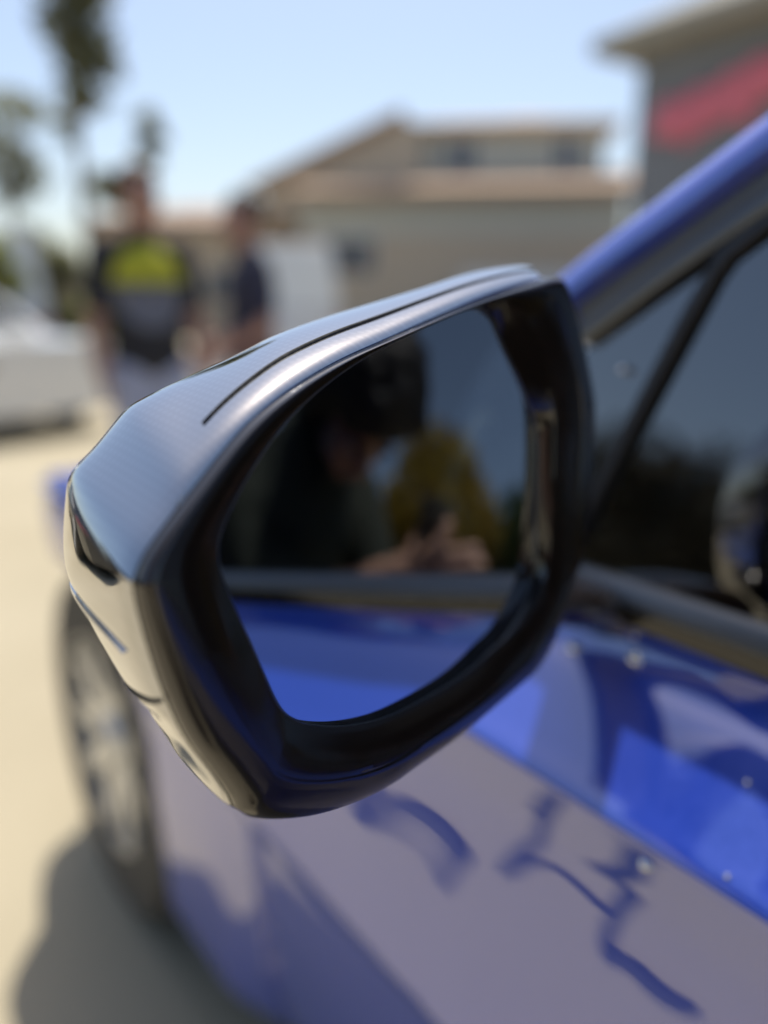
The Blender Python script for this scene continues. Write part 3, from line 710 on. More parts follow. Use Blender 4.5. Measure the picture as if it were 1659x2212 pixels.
def seat(cx, cy):
    s = empty('seat', (cx, cy, 0)); s.parent = car; cpart(s)
    box('cushion', (0, 0, .55), (.50, .52, .18), M['cloth'], s, bevel=.05)
    b = box('backrest', (0, -.33, .86), (.48, .14, .66), M['cloth'], s, bevel=.05); b.rotation_euler = (R(14), 0, 0)
    h_ = box('headrest', (0, -.46, 1.30), (.26, .10, .17), M['cloth'], s, bevel=.04); h_.rotation_euler = (R(10), 0, 0)
    for dx in (-.06, .06): tube('headrest_post', [(dx, -.43, 1.16), (dx, -.455, 1.24)], .006, M['alloy'], s, 6)
seat(.88, -.55); seat(1.76, -.55)
rs = empty('rear_seat', (CXM, -1.55, 0)); rs.parent = car; cpart(rs)
box('cushion', (0, 0, .52), (1.4, .5, .2), M['dark'], rs, bevel=.05); b = box('backrest', (0, -.32, .86), (1.4, .16, .62), M['dark'], rs, bevel=.05); b.rotation_euler = (R(18), 0, 0)
# wheels with dark wells
for (wy, wr) in WHEELS:
    for sd in (-1, 1):
        x_ = .352 + .128 + flank_dx(wy) if sd < 0 else 2 * CXM - (.352 + .128 + flank_dx(wy))
        w_ = wheel(car, Vector((x_, wy, .345)) + car_off, r=.345, w=.235, spokes=9, side=sd)
    wl = []
    for x in (.44, 2 * CXM - .44):
        for j in range(17):
            a = math.pi * j / 16; wl.append((x, wy + .40 * math.cos(a), .33 + .40 * math.sin(a)))
    cpart(mesh_obj('wheel_well', wl, grid_faces(2, 17), M['rubber'], car, smooth=True))

# added metal beads giving sun glints on the door shoulder, glass and moulding
def flank_hit(px, py):
    best = None
    for (x0, z0), (x1, z1) in zip(pc[:-1], pc[1:]):
        n_ = Vector((-(z0 - z1), 0, -(x0 - x1))).normalized(); n_ = Vector((z1 - z0, 0, -(x1 - x0))).normalized()
        q_ = on_plane(px, py, Vector((x0, 0, z0)), n_)
        if min(z0, z1) - 1e-6 <= q_.z <= max(z0, z1) + 1e-6 and (best is None or q_.length < best[0].length): best = (q_, n_ if n_.x < 0 else -n_)
    return best
M['bead'] = mat('glint_bead', (.8, .82, .85), rough=.04, metal=1.)
for px, py, r in ((1240, 1400, .0050), (1375, 1422, .0060), (1372, 1372, .0022), (1398, 1868, .0044), (1572, 1893, .0018), (1615, 1690, .0018), (1655, 1415, .0030)):
    hit = flank_hit(px, py)
    if hit:
        v = ellipsoid_vf(hit[0], (r, r, r * .8), nu=16, nv=10); cpart(mesh_obj('glint_bead', *v, M['bead'], car, smooth=True))
for px, py, r in ((1346, 797, .0032),):
    v = ellipsoid_vf(win(px, py, .0005), (r, r, r * .8), nu=16, nv=10); cpart(mesh_obj('glint_bead', *v, M['bead'], car, smooth=True))
# ------------------------------------------------------------------ made-up dark tubes on the ground, shaped for the marks mirrored in the door
def door_to_ground(px, py):
    q_, n_ = flank_hit(px, py); d = ray(px, py); d2 = d - n_ * 2 * d.dot(n_); return q_ + d2 * ((.012 - q_.z) / d2.z)
hp_ = [(1168, 1725), (1165, 1770), (1150, 1825), (1095, 1866), (1130, 1880), (1190, 1890), (1250, 1930), (1310, 1978), (1345, 1930), (1352, 1860), (1385, 1800), (1400, 1860), (1370, 1930), (1322, 1995), (1370, 2090), (1440, 2140), (1490, 2190)]
hg = [door_to_ground(*q) for q in hp_]
v, f = tube_vf(catmull([tuple(q) for q in hg], 8), .0085, 10)
tag(mesh_obj('squiggle', v, f, M['rubber'], smooth=True), 'thick dark hose added on the concrete to draw dark marks in the blue door', 'squiggle')
hg = [door_to_ground(*q) for q in ((770, 1690), (805, 1730), (845, 1785), (900, 1840), (955, 1880), (980, 1893))]
v, f = tube_vf(catmull([tuple(q) for q in hg], 8), .0085, 10)
tag(mesh_obj('squiggle', v, f, M['rubber'], smooth=True), 'short dark length of hose added for the dark mark below the wing mirror', 'squiggle')
# ------------------------------------------------------------------ wing mirror
PHI, PSI, DM, RC = -.26216834, .07175803, .30, 1.6
nG = -Vector((math.sin(PHI) * math.cos(PSI), math.cos(PHI) * math.cos(PSI), -math.sin(PSI)))
MC = CAM + ray(829, 1110) * DM
sph_c = MC - nG * RC
def on_glass(px, py):
    d = ray(px, py); oc = CAM - sph_c; b = oc.dot(d); c = oc.dot(oc) - RC * RC
    return CAM + d * (-b - math.sqrt(b * b - c))
PHB = PHI + R(0.4)
nB = -Vector((math.sin(PHB) * math.cos(PSI), math.cos(PHB) * math.cos(PSI), -math.sin(PSI)))
P_left = on_glass(480, 1185)
B0 = P_left + nB * .0032
def on_bez(px, py, off=0.): return on_plane(px, py, B0 + nB * off, nB)

RIM = [(1190, 600), (1050, 650), (950, 690), (850, 735), (756, 776), (655, 836), (577, 896), (518, 956), (460, 1030), (413, 1090), (362, 1159), (327, 1213), (308, 1264),
       (315, 1312), (330, 1372), (348, 1432), (367, 1490), (386, 1536), (410, 1586), (434, 1626), (466, 1665), (509, 1724), (523, 1754), (554, 1772), (626, 1771), (709, 1755), (819, 1708), (897, 1652), (985, 1592),
       (1096, 1498), (1158, 1448), (1199, 1375), (1236, 1268), (1262, 1193), (1280, 1050), (1287, 900), (1283, 844), (1252, 698), (1226, 615), (1210, 598)]
SIL = [(1150, 577), (1029, 592), (929, 622), (829, 652), (700, 690), (600, 725), (525, 762), (450, 795), (372, 828), (276, 876), (206, 962), (159, 1012), (143, 1050),
       (137, 1165), (149, 1244), (209, 1353), (245, 1416), (291, 1476), (330, 1538)]
SDEP = [.028, .032, .037, .042, .047, .051, .055, .059, .062, .064, .065, .066, .068, .072, .072, .066, .058, .050, .044]
CORN_R = {0, 12, 22}
PER = 7
def seg_curve(P, corners, closed=True):
    n = len(P); cs = sorted(corners); out = []
    for a, b in zip(cs, cs[1:] + [cs[0] + n]):
        idx = [i % n for i in range(a, b + 1)]
        c = catmull([P[i] for i in idx], PER); out += c[:-1]
    return out
rim_px = seg_curve(RIM, CORN_R)
nR = len(rim_px)
for _ in range(10):
    rim_px = [p if i // PER in CORN_R and i % PER == 0 else (rim_px[i - 1] + 2 * np.array(p) + rim_px[(i + 1) % nR]) / 4 for i, p in enumerate(rim_px)]
rim3 = [on_bez(*p) for p in rim_px]
cen = sum(rim3, Vector()) / nR
fwd = -nB
# silhouette loop, matched station by station; hidden side shrinks inwards
sil3 = []
for i in range(len(RIM)):
    if i < len(SIL): sil3.append(on_bez(*SIL[i], -SDEP[i]))
    else:
        q = on_bez(*RIM[i]); u = (i - len(SIL)) / (len(RIM) - len(SIL))
        dpt = .040 + .016 * math.sin(min(1, u * 1.15) * math.pi * .5) - (.026 * max(0, (u - .75) / .25))
        sil3.append(q + (cen - q) * .07 + fwd * dpt)
sil = [Vector(v) for v in seg_curve([tuple(v) for v in sil3], {0, 9, 12})]
def smooth_loop(L, it=1, keep=()):
    n = len(L)
    for _ in range(it):
        L = [L[i] if i in keep else (L[i - 1] + L[i] * 2 + L[(i + 1) % n]) / 4 for i in range(n)]
    return L
sil = smooth_loop(sil, 3)
keep_ = set(range(nR)) - set(range(15 * PER, 25 * PER))
sil = smooth_loop(sil, 60, keep_)
mir = empty('wing_mirror', MC + car_off); mir.parent = car
mo = -MC
def mpart(name, V, Fc, m, auto=40, smooth=True, solid=0, bevel=0, subsurf=0):
    o = mesh_obj(name, [v + mo for v in V], Fc, m, mir, smooth=smooth, auto=auto, solid=solid, bevel=bevel, subsurf=subsurf); return o
# shell: from just behind the rim lip to the silhouette and round the front
def bulge_at(i):                                           # outward bulge of the cross section
    s = i / PER
    if s < 9: return .0042
    if s < 12: return .0022
    if s < 14.5: return .0030
    if s < 17.5: return .0034
    return .0012
def bprof(t): return (1 - math.exp(-t / .06)) * (1 - math.exp(-(1 - t) / .10)) * .8 + .35 * math.sin(math.pi * t)
bz = smooth_loop([Vector((bulge_at(i), 0, 0)) for i in range(nR)], 14)
rows = []
gap = .0035
ts = [0, .015, .035, .06, .09, .13, .2, .3, .4, .5, .6, .7, .8, .88, .94, 1.0]
outn = []
for i in range(nR):
    tang = (rim3[(i + 1) % nR] - rim3[i - 1]).normalized()
    ax = (sil[i] - rim3[i]).normalized()
    o = tang.cross(ax).normalized()
    if o.dot(rim3[i] - cen) < 0: o = -o
    outn.append(o)
outn = [v.normalized() for v in smooth_loop(outn, 5)]
outn = [v.normalized() for v in smooth_loop(outn, 60, keep_)]
for t in ts:
    row = []
    for i in range(nR):
        a = rim3[i] + fwd * .0060 + (cen - rim3[i]).normalized() * .0004
        q = a.lerp(sil[i], t) + outn[i] * bz[i].x * bprof(t)
        row.append(q)
    rows.append(row)
inner0 = [r + (cen - r).normalized() * .004 + fwd * .0065 for r in rim3]
rows = [inner0] + rows
for sh, dp in ((.10, .010), (.25, .020), (.45, .030), (.70, .036), (.97, .040)):
    rows.append([sil[i] + (cen + fwd * .055 - sil[i]) * sh + fwd * dp * .6 for i in range(nR)])
V = [p for r in rows for p in r]
shell = mpart('mirror_shell', V, grid_faces(len(rows), nR, closed=True) + [tuple(range((len(rows) - 1) * nR, len(rows) * nR))], M['piano'], auto=60)
# bezel
def polar(poly, n_s=4):
    P = catmull(poly, n_s, closed=True); P = np.array(P); d = P - np.array([820., 1110.]); a = np.arctan2(d[:, 1], d[:, 0]); r = np.hypot(d[:, 0], d[:, 1])
    o = np.argsort(a); a, r = a[o], r[o]
    a = np.concatenate([a - 2 * np.pi, a, a + 2 * np.pi]); r = np.concatenate([r, r, r])
    return lambda th: np.interp(th, a, r)
LIP = [(1119, 672), (1092, 652), (1040, 658), (950, 692), (850, 737), (760, 788), (690, 840), (620, 905), (560, 985), (510, 1070), (478, 1140), (468, 1185), (475, 1230), (500, 1300), (540, 1390), (575, 1470), (592, 1510), (614, 1542),
       (650, 1562), (700, 1571), (760, 1569), (830, 1553), (900, 1521), (1000, 1465), (1074, 1400), (1112, 1370), (1168, 1283), (1187, 1214), (1192, 1115), (1199, 959), (1199, 865), (1184, 802), (1158, 724)]
GLS = [(1088, 760), (1062, 700), (1040, 660), (950, 694), (850, 739), (760, 790), (690, 842), (622, 907), (562, 987), (512, 1072), (480, 1142), (470, 1186), (477, 1230), (502, 1301), (542, 1391), (577, 1471), (594, 1509), (616, 1541),
       (652, 1560), (700, 1569), (760, 1567), (829, 1551), (898, 1518), (994, 1461), (1068, 1396), (1093, 1374), (1143, 1287), (1155, 1214), (1153, 1115), (1156, 932), (1146, 891), (1117, 820)]
lipf, glsf = polar(LIP), polar(GLS)
th = [math.atan2(p[1] - 1110, p[0] - 820) for p in rim_px]
lip_px = [(820 + lipf(t) * math.cos(t), 1110 + lipf(t) * math.sin(t)) for t in th]
gls_px = [(820 + glsf(t) * math.cos(t), 1110 + glsf(t) * math.sin(t)) for t in th]
gls3 = [on_glass(*p) for p in gls_px]
def smooth_px(L, it):
    n = len(L)
    for _ in range(it): L = [tuple((L[i - 1][k] + 2 * L[i][k] + L[(i + 1) % n][k]) / 4 for k in (0, 1)) for i in range(n)]
    return L
lip_px, gls_px = smooth_px(lip_px, 6), smooth_px(gls_px, 6)
gls3 = [on_glass(*p) for p in gls_px]
lip3 = [on_bez(*p) for p in lip_px]
for i in range(nR):                                        # the lip never dips behind the glass
    d = (lip3[i] - gls3[i]).dot(nB)
    if d < .0018: lip3[i] = lip3[i] + nB * (.0018 - d)
brow = []
brow.append([r + (cen - r).normalized() * .0035 + fwd * .012 for r in rim3])
brow.append([r + fwd * .0042 + (cen - r).normalized() * .0003 for r in rim3])
brow.append([r + fwd * .0016 for r in rim3])
def rightw(i): return max(0, math.cos(th[i] - .15)) ** .7
def botw(i): return max(0, math.sin(th[i])) ** 2          # 1 straight below the centre
def mixrow(t, h):
    out = []
    for i in range(nR):
        w = (rim3[i] - lip3[i]).length
        gr_ = -.0016 * rightw(i) * max(0, 1 - abs(t - .47) / .03) + .0009 * rightw(i) * (1 if t > .49 else 0) * max(0, 1 - (t - .5) / .5)
        out.append(rim3[i].lerp(lip3[i], t) + nB * (h * min(1, w / .03) * (.55 + botw(i)) + gr_))
    return out
for t, h in ((.035, .0012), (.08, .0026), (.16, .0036), (.27, .0044), (.40, .0046), (.44, .0046), (.455, .0046), (.47, .0045), (.485, .0044), (.50, .0044), (.55, .0042), (.70, .0032), (.82, .0020), (.92, .0008), (.97, .0003), (1.0, -.0002)):
    brow.append(mixrow(t, h))
brow.append([lip3[i].lerp(gls3[i], .10) for i in range(nR)])
brow.append([lip3[i].lerp(gls3[i], .55) for i in range(nR)])
brow.append([gls3[i] + (gls3[i] - MC).normalized() * .0015 for i in range(nR)])
brow.append([gls3[i] + (gls3[i] - MC).normalized() * .001 + fwd * .006 for i in range(nR)])
V = [p for r in brow for p in r]
mpart('mirror_bezel', V, grid_faces(len(brow), nR, closed=True), M['bezel'], auto=38)
# thin rubber gasket line round the glass
gv = []
for i in range(nR):
    rdir = (gls3[i] - MC).normalized()
    for a, b in ((-.0004, .0002), (.0006, .0010), (.0016, .0002), (.0006, -.001)): gv.append(gls3[i] + rdir * (a + .0001) + nG * b)
mpart('mirror_gasket', gv, [(i * 4 + j, ((i + 1) % nR) * 4 + j, ((i + 1) % nR) * 4 + (j + 1) % 4, i * 4 + (j + 1) % 4) for i in range(nR) for j in range(4)], M['belt'], auto=80)
# mirror glass: a slightly convex plate
gr = [[MC] * nR] if False else []
V = [on_glass(829, 1110)]; Fc = []
NRING = 14
for k in range(1, NRING + 1):
    for i in range(nR):
        f = k / NRING
        V.append(on_glass(829 + (gls_px[i][0] - 829) * f, 1110 + (gls_px[i][1] - 1110) * f))
for i in range(nR):
    Fc.append((0, 1 + i, 1 + (i + 1) % nR))
    for k in range(NRING - 1):
        a = 1 + k * nR; b = a + nR; Fc.append((a + i, b + i, b + (i + 1) % nR, a + (i + 1) % nR))
nv = len(V)
gl = mpart('mirror_glass', V, Fc, M['mirror'], auto=None, smooth=False)
# exact sphere normals for a clean reflection
me = gl.data
if sum(p.normal.dot(nG) for p in me.polygons) < 0: me.flip_normals()
for p in me.polygons: p.use_smooth = True
try:
    nrm = [((v.co - mo) - sph_c).normalized() for v in me.vertices]
    me.normals_split_custom_set_from_vertices(nrm)
except Exception as e: print('custom normals', e)
gl.modifiers.clear()
# indicator lens strip along the lower outer face
def shell_pt(st, t, lift=.0):
    f = st * PER; i = int(f) % nR; fr = f - int(f); j = (i + 1) % nR
    a = (rim3[i].lerp(rim3[j], fr)) + fwd * .006; s = sil[i].lerp(sil[j], fr); o = outn[i].lerp(outn[j], fr)
    b = bz[i].x * (1 - fr) + bz[j].x * fr
    return a.lerp(s, t) + o * (b * bprof(t) + lift)
V = []; nn = 26
path = [(14.12, .99, .012), (14.25, .82, .03), (14.45, .62, .042), (14.66, .42, .042), (14.82, .28, .028), (14.9, .21, .003)]
path = catmull(path, 5)
for i, (st, t, w) in enumerate(path):
    for dw, lf in ((-1, -.0008), (-.8, .0004), (0, .0008), (.8, .0004), (1, -.0008)):
        V.append(shell_pt(st + dw * w * 5.5, t + dw * .0, lf))
mpart('indicator_lens', V, grid_faces(len(path), 5) , M['lens'], auto=60)
# panel gap line on the top, parallel to the lip
V = []
for st in np.linspace(-.3, 7.4, 50):
    for t, lf in ((.30, -.0004), (.306, .0006), (.322, .0006), (.328, -.0004)):
        s_ = st if st >= 0 else st + len(RIM)
        V.append(shell_pt(s_, .30 + (t - .30) * max(.05, min(1, (7.4 - st) / 2.5)) - .07 * max(0, (st - 5) / 2.4), lf))
mpart('shell_seam', V, grid_faces(50, 4), M['rubber'], auto=80)
V = []
for t in np.linspace(.02, .99, 24):
    for st, lf in ((16.62, -.0004), (16.66, .0005), (16.78, .0005), (16.82, -.0004)): V.append(shell_pt(st, t, lf))
mpart('shell_seam', V, grid_faces(24, 4), M['rubber'], auto=80)
# arm to the door
a0 = on_bez(1080, 1300, -.045); a1 = Vector((.415, a0.y + .02, z_l2 + .006))
arm = []
for k in range(7):
    u = k / 6; c = a0.lerp(a1, u) + Vector((0, 0, .006 * math.sin(math.pi * u)))
    for j in range(12):
        a = 2 * math.pi * j / 12; arm.append(c + Vector((0, .032 * math.cos(a), .016 * math.sin(a) * (1 + .3 * u))))
mpart('mirror_arm', arm, grid_faces(7, 12, closed=True) + [tuple(range(12)), tuple(range(72, 84))], M['bezel'], auto=50)

# ------------------------------------------------------------------ people
def capsule_vf(a, b, r0, r1, seg=14):
    a, b = Vector(a), Vector(b); L = (b - a).length; t = (b - a).normalized()
    path, rad = [], []
    for k in range(1, 5): an = math.pi / 2 * (1 - k / 5); path.append(a - t * r0 * math.sin(an)); rad.append(r0 * math.cos(an))
    for k in range(5): path.append(a.lerp(b, k / 4)); rad.append(r0 + (r1 - r0) * k / 4)
    for k in range(1, 5): an = math.pi / 2 * k / 5; path.append(b + t * r1 * math.sin(an)); rad.append(r1 * math.cos(an))
    return tube_vf(path, rad, seg)
def chain_vf(pts):                                         # [(point, radius), ...] -> overlapping tapered capsules
    return [capsule_vf(pts[i][0], pts[i + 1][0], pts[i][1], pts[i + 1][1]) for i in range(len(pts) - 1)]
def fused(name, parts, m, parent, voxel, smooth=3):
    """all the overlapping closed shapes melted into ONE continuous surface"""
    V, Fc = join_vf(parts); o = mesh_obj(name, V, Fc, m, parent)
    md = o.modifiers.new('fuse', 'REMESH'); md.mode = 'VOXEL'; md.voxel_size = voxel; md.use_smooth_shade = True
    sm = o.modifiers.new('soften', 'SMOOTH'); sm.factor = .5; sm.iterations = smooth
    return o
def head_vf(c, q, s=1.):
    c = Vector(c); f = lambda x, y, z: c + q @ (Vector((x, y, z)) * s); m3 = q.to_matrix(); P = []
    E = lambda x, y, z, a, b, cc: P.append(ellipsoid_vf(f(x, y, z), (a * s, b * s, cc * s), m3, nu=24, nv=16))
    E(0, -.012, .035, .077, .096, .090); E(0, .030, -.040, .062, .066, .078); E(0, .062, -.098, .030, .030, .024)
    E(0, .093, -.066, .024, .012, .0085); E(0, .084, .026, .050, .014, .012)
    for sx in (-1, 1): E(sx * .078, -.012, -.008, .011, .026, .034); E(sx * .040, .064, -.035, .024, .026, .026)
    P.append(capsule_vf(f(0, .090, .012), f(0, .110, -.030), .010 * s, .0165 * s))
    return P
def face_parts(parent, c, q, m_hair, s=1.):
    c = Vector(c); f = lambda x, y, z: c + q @ (Vector((x, y, z)) * s)
    for sx in (-1, 1):
        v = ellipsoid_vf(f(sx * .031, .0795, .006), (.0125 * s,) * 3, nu=12, nv=8); mesh_obj('eye', *v, M['eyewhite'], parent, smooth=True)
        v = ellipsoid_vf(f(sx * .031, .0905, .005), (.0055 * s, .0035 * s, .0055 * s), q.to_matrix(), nu=10, nv=6); mesh_obj('pupil', *v, M['hair'], parent, smooth=True)
        tube('eyebrow', [f(sx * .014, .098, .026), f(sx * .032, .097, .030), f(sx * .050, .088, .027)], [.003 * s, .005 * s, .003 * s], m_hair, parent, 6)
    tube('mouth', [f(-.022, .0985, -.066), f(0, .1055, -.067), f(.022, .0985, -.066)], [.002 * s, .0035 * s, .002 * s], M['lips'], parent, 6)
from mathutils import noise as mnoise
def hair_cap(parent, c, q, m, s=1., vol=1.06, amp=.06, back=.0):
    def fn(v, d):
        w = 1 + amp * mnoise.noise(d * 3.1) + amp * .7 * mnoise.noise(d * 8.0) + amp * .4 * mnoise.noise(d * 17.)
        v = v * w
        if d.y > .25:                                      # hairline: open over the face
            k = min(1, max(0, (.45 - d.z) / .35)) * min(1, (d.y - .25) / .3); v = v * (1 - .34 * k)
        if d.z < -.2: v = Vector((v.x * .96, v.y - .012 * s, v.z * (.75 + back)))
        return v
    v = ellipsoid_vf(Vector(c) + q @ Vector((0, -.022 * s, .038 * s)), (.086 * s * vol, .104 * s * vol, .099 * s * vol), q.to_matrix(), nu=56, nv=38, fn=fn)
    return mesh_obj('hair', *v, m, parent, smooth=True)
def hand_vf(wr, d, down, side, s=1.):
    """relaxed hand: palm, four unequal bent fingers and a thumb leaving the side near its base"""
    wr, d, down = Vector(wr), Vector(d).normalized(), Vector(down).normalized(); lat = d.cross(down).normalized() * side; P = []
    P += [ellipsoid_vf(wr + d * .05 * s, (.040 * s, .048 * s, .018 * s), Matrix((lat, d, down)).transposed(), nu=14, nv=10)]
    for i, (o, L) in enumerate(((.030, .072), (.011, .080), (-.009, .074), (-.028, .058))):
        a = wr + d * .085 * s + lat * o * s; b = a + (d * .9 + down * .3) * L * .45 * s; c = b + (d * .6 + down * .75) * L * .35 * s; e = c + (d * .3 + down) * L * .25 * s
        P += chain_vf([(a, .0095 * s), (b, .0088 * s), (c, .0082 * s), (e, .0072 * s)])
    a = wr + d * .02 * s + lat * .03 * s; b = a + (d * .8 + lat * .7 + down * .3) * .035 * s; c = b + (d + lat * .1 + down * .3) * .03 * s
    return P + chain_vf([(a, .014 * s), (b, .011 * s), (c, .0085 * s)])
def stander(label, px, dist, height, face_yaw, m_skin, m_hair, shirt, trousers, arms, head_turn=0., broad=1.):
    """a standing person; local +y is where the body faces"""
    b = ground_xy(px, dist); p_ = empty('person', (b.x, b.y, 0), face_yaw); tag(p_, label, 'person')
    k = height / 1.75; q = Quaternion((0, 0, 1), R(head_turn)) @ Quaternion((1, 0, 0), R(-5)); v = lambda x, y, z: Vector((x, y, z)) * k
    hc_ = v(0, .035, 1.625)
    B = head_vf(hc_, q, k * .98) + [capsule_vf(v(0, .005, 1.40), v(0, .012, 1.54), .060 * k, .054 * k)]
    EL = lambda P, c, r: P.append(ellipsoid_vf(v(*c), tuple(x * k for x in r), nu=24, nv=16))
    EL(B, (0, 0, 1.27), (.155, .10, .17)); EL(B, (0, .01, 1.08), (.135, .095, .18)); EL(B, (0, 0, .93), (.15, .105, .12)); B.append(capsule_vf(v(-.14, 0, 1.39), v(.14, 0, 1.39), .048 * k, .048 * k))
    S = []; EL(S, (0, .004, 1.27), (.182 * broad, .128, .185)); EL(S, (0, .012, 1.08), (.168 * broad, .124, .20)); EL(S, (0, .004, .95), (.172 * broad, .128, .13))
    S.append(capsule_vf(v(-.135 * broad, 0, 1.39), v(.135 * broad, 0, 1.39), .068 * k, .068 * k)); S.append(capsule_vf(v(0, .004, 1.40), v(0, .008, 1.455), .082 * k, .066 * k))
    for sx, a in zip((-1, 1), arms):
        sh, el, wr = v(sx * .175 * broad, 0, 1.385), v(sx * a[0][0], a[0][1], a[0][2]), v(sx * a[1][0], a[1][1], a[1][2])
        B += chain_vf([(sh, .050 * k), (sh.lerp(el, .5), .047 * k), (el, .039 * k)]) + chain_vf([(el, .041 * k), (el.lerp(wr, .35), .040 * k), (wr, .027 * k)])
        B += hand_vf(wr, wr - el, Vector((-sx * .8, .5, -.2)), sx, k * .95)
        S += chain_vf([(sh, .068 * k), (sh.lerp(el, .72), .060 * k)])
    T_ = []; EL(T_, (0, -.005, .93), (.165, .125, .11))
    for sx in (-1, 1):
        hp_, kn, an = v(sx * .088, 0, .86), v(sx * .10, .02, .48), v(sx * .105, -.015, .09)
        B += chain_vf([(hp_, .085 * k), (kn, .056 * k)]) + chain_vf([(kn, .056 * k), (kn.lerp(an, .3), .056 * k), (an, .038 * k)]) + [capsule_vf(v(sx * .108, -.02, .045), v(sx * .125, .14, .035), .038 * k, .032 * k)]
        T_ += chain_vf([(hp_, .105 * k), (kn, .080 * k), (an + Vector((0, 0, .02)), .068 * k)])
        sh_ = [capsule_vf(v(sx * .108, -.035, .055), v(sx * .128, .155, .045), .050 * k, .044 * k)]
        fused('shoe', sh_, M['black'], p_, .012, 2)
    fused('body', B, m_skin, p_, .0085 * k)
    fused('shirt', S, shirt, p_, .012, 6); fused('trousers', T_, trousers, p_, .014, 5)
    hair_cap(p_, hc_, q, m_hair, k * .98); face_parts(p_, hc_, q, m_hair, k * .98)
    return p_
armA = ((.228, .01, 1.10), (.232, .10, .86)); armB = ((.235, -.02, 1.11), (.17, .20, .98))
d1 = ray(310, 700); f1 = math.atan2(-d1.x, d1.y)
stander('person in black top with broad yellow chest and light jeans', 314, 3.88, 1.76, f1 + R(180 + 14), M['skin2'], M['hair2'], M['print'], M['jeans'], (armA, armA), 20)
stander('person in dark navy clothes turned sideways, right of yellow top', 545, 4.15, 1.70, f1 + R(95), M['skin2'], M['hair'], M['navy'], M['black'], (armB, armB), 10)

# the photographer, stooping over the phone, seen only in the glass
def w_ray(px, py):
    """picture point -> (place on the window where the mirror shows it, direction after both reflections)"""
    P_ = on_glass(px, py); N = (P_ - sph_c).normalized(); d = ray(px, py); d1_ = d - N * 2 * d.dot(N)
    k = (WP - P_).dot(SN) / d1_.dot(SN); W0 = P_ + d1_ * k
    return W0, d1_ - SN * 2 * d1_.dot(SN)
K0 = -(lambda a, b: (a - CAM).dot(b))(*w_ray(932, 1100))
def rp(px, py, dk): a, b = w_ray(px, py); return a + b * (K0 + dk)
ph = empty('person', (-.32, -.62, 0)); tag(ph, 'black haired person in dark green hoodie stooping to photograph the mirror', 'person')
po = -Vector((-.32, -.62, 0))
hd = rp(768, 882, .140)
yv = ((rp(925, 1190, .02) - hd).normalized() * .45 + Vector((0, 0, -.90)) + Rv * -.12).normalized()
zv = Fv * .8 + Vector((0, 0, .6)); zv = (zv - yv * zv.dot(yv)).normalized(); xv = yv.cross(zv)
qh = Matrix((xv, yv, zv)).transposed().to_quaternion()
neck = hd + qh @ Vector((0, -.06, -.11)) + Vector((0, -.01, -.02))
chest = neck + Vector((-.06, -.12, -.20)); waist = chest + Vector((-.04, -.15, -.19)); hip = waist + Vector((.0, -.06, -.13))
shx = (Rv * .9 + Vector((0, 0, .05))).normalized()
s_r = chest + shx * .175 + Vector((0, 0, .12)); s_l = chest - shx * .165 + Vector((0, 0, .10))
wr = rp(752, 1268, .040); elb = wr.lerp(s_r, .5) + Vector((-.03, -.05, -.15))
wl_ = CAM - Fv * .075 - Rv * .075 - Uv * .150; ell = wl_.lerp(s_l, .5) + Vector((-.10, -.02, -.13))
L_ = lambda p: Vector(p) + po
B = head_vf(L_(hd), qh, 1.04) + chain_vf([(L_(neck.lerp(hd, .25)), .054), (L_(neck.lerp(chest, .35)), .062)])
B += chain_vf([(L_(chest.lerp(neck, .3)), .105), (L_(chest), .125), (L_(waist), .115), (L_(hip), .125)])
for s_, e_, w_ in ((s_r, elb, wr), (s_l, ell, wl_)):
    B += chain_vf([(L_(s_), .052), (L_(s_.lerp(e_, .5)), .047), (L_(e_), .040)]) + chain_vf([(L_(e_), .041), (L_(e_.lerp(w_, .3)), .040), (L_(w_), .027)])
kn_an = []
for sx in (-1, 1):
    hl = hip + Rv * .095 * sx + Vector((0, 0, -.07)); kn = Vector((hl.x + .02, hl.y + .10, .46)); an = Vector((hl.x, hl.y + .01, .09)); kn_an.append((hl, kn, an))
    B += chain_vf([(L_(hl), .085), (L_(kn), .056)]) + chain_vf([(L_(kn), .056), (L_(kn.lerp(an, .3)), .056), (L_(an), .038)]) + [capsule_vf(L_(an) + Vector((0, 0, -.045)), L_(an) + Vector((.07, .13, -.055)), .038, .032)]
# right hand under the phone: palm, four fingers of their own and a thumb up its back
pa_ = lambda px, py, dk: L_(rp(px, py, dk))
B += chain_vf([(L_(wr), .027), (pa_(812, 1246, .030), .027), (pa_(868, 1232, .022), .027), (pa_(896, 1238, .018), .025)])
B += [capsule_vf(pa_(880, 1220, .018), pa_(884, 1268, .022), .020, .020)]
fr = (.0140, .0132, .0126, .0118, .0104)
for pts, k_ in (([(884, 1216, .018), (925, 1205, .012), (965, 1199, .010), (1002, 1193, .013), (1026, 1191, .018)], 1.),
                ([(886, 1238, .018), (932, 1232, .012), (976, 1226, .010), (1014, 1222, .013), (1040, 1221, .018)], 1.03),
                ([(884, 1262, .020), (928, 1264, .013), (972, 1262, .012), (1010, 1258, .015), (1032, 1257, .019)], .98),
                ([(880, 1284, .022), (915, 1290, .017), (950, 1289, .015), (980, 1286, .019)], .88),
                ([(862, 1222, .018), (908, 1206, .006), (942, 1180, .002), (959, 1154, .002), (965, 1134, .004)], 1.12)):
    B += chain_vf([(pa_(*p), fr[i] * k_) for i, p in enumerate(pts)])
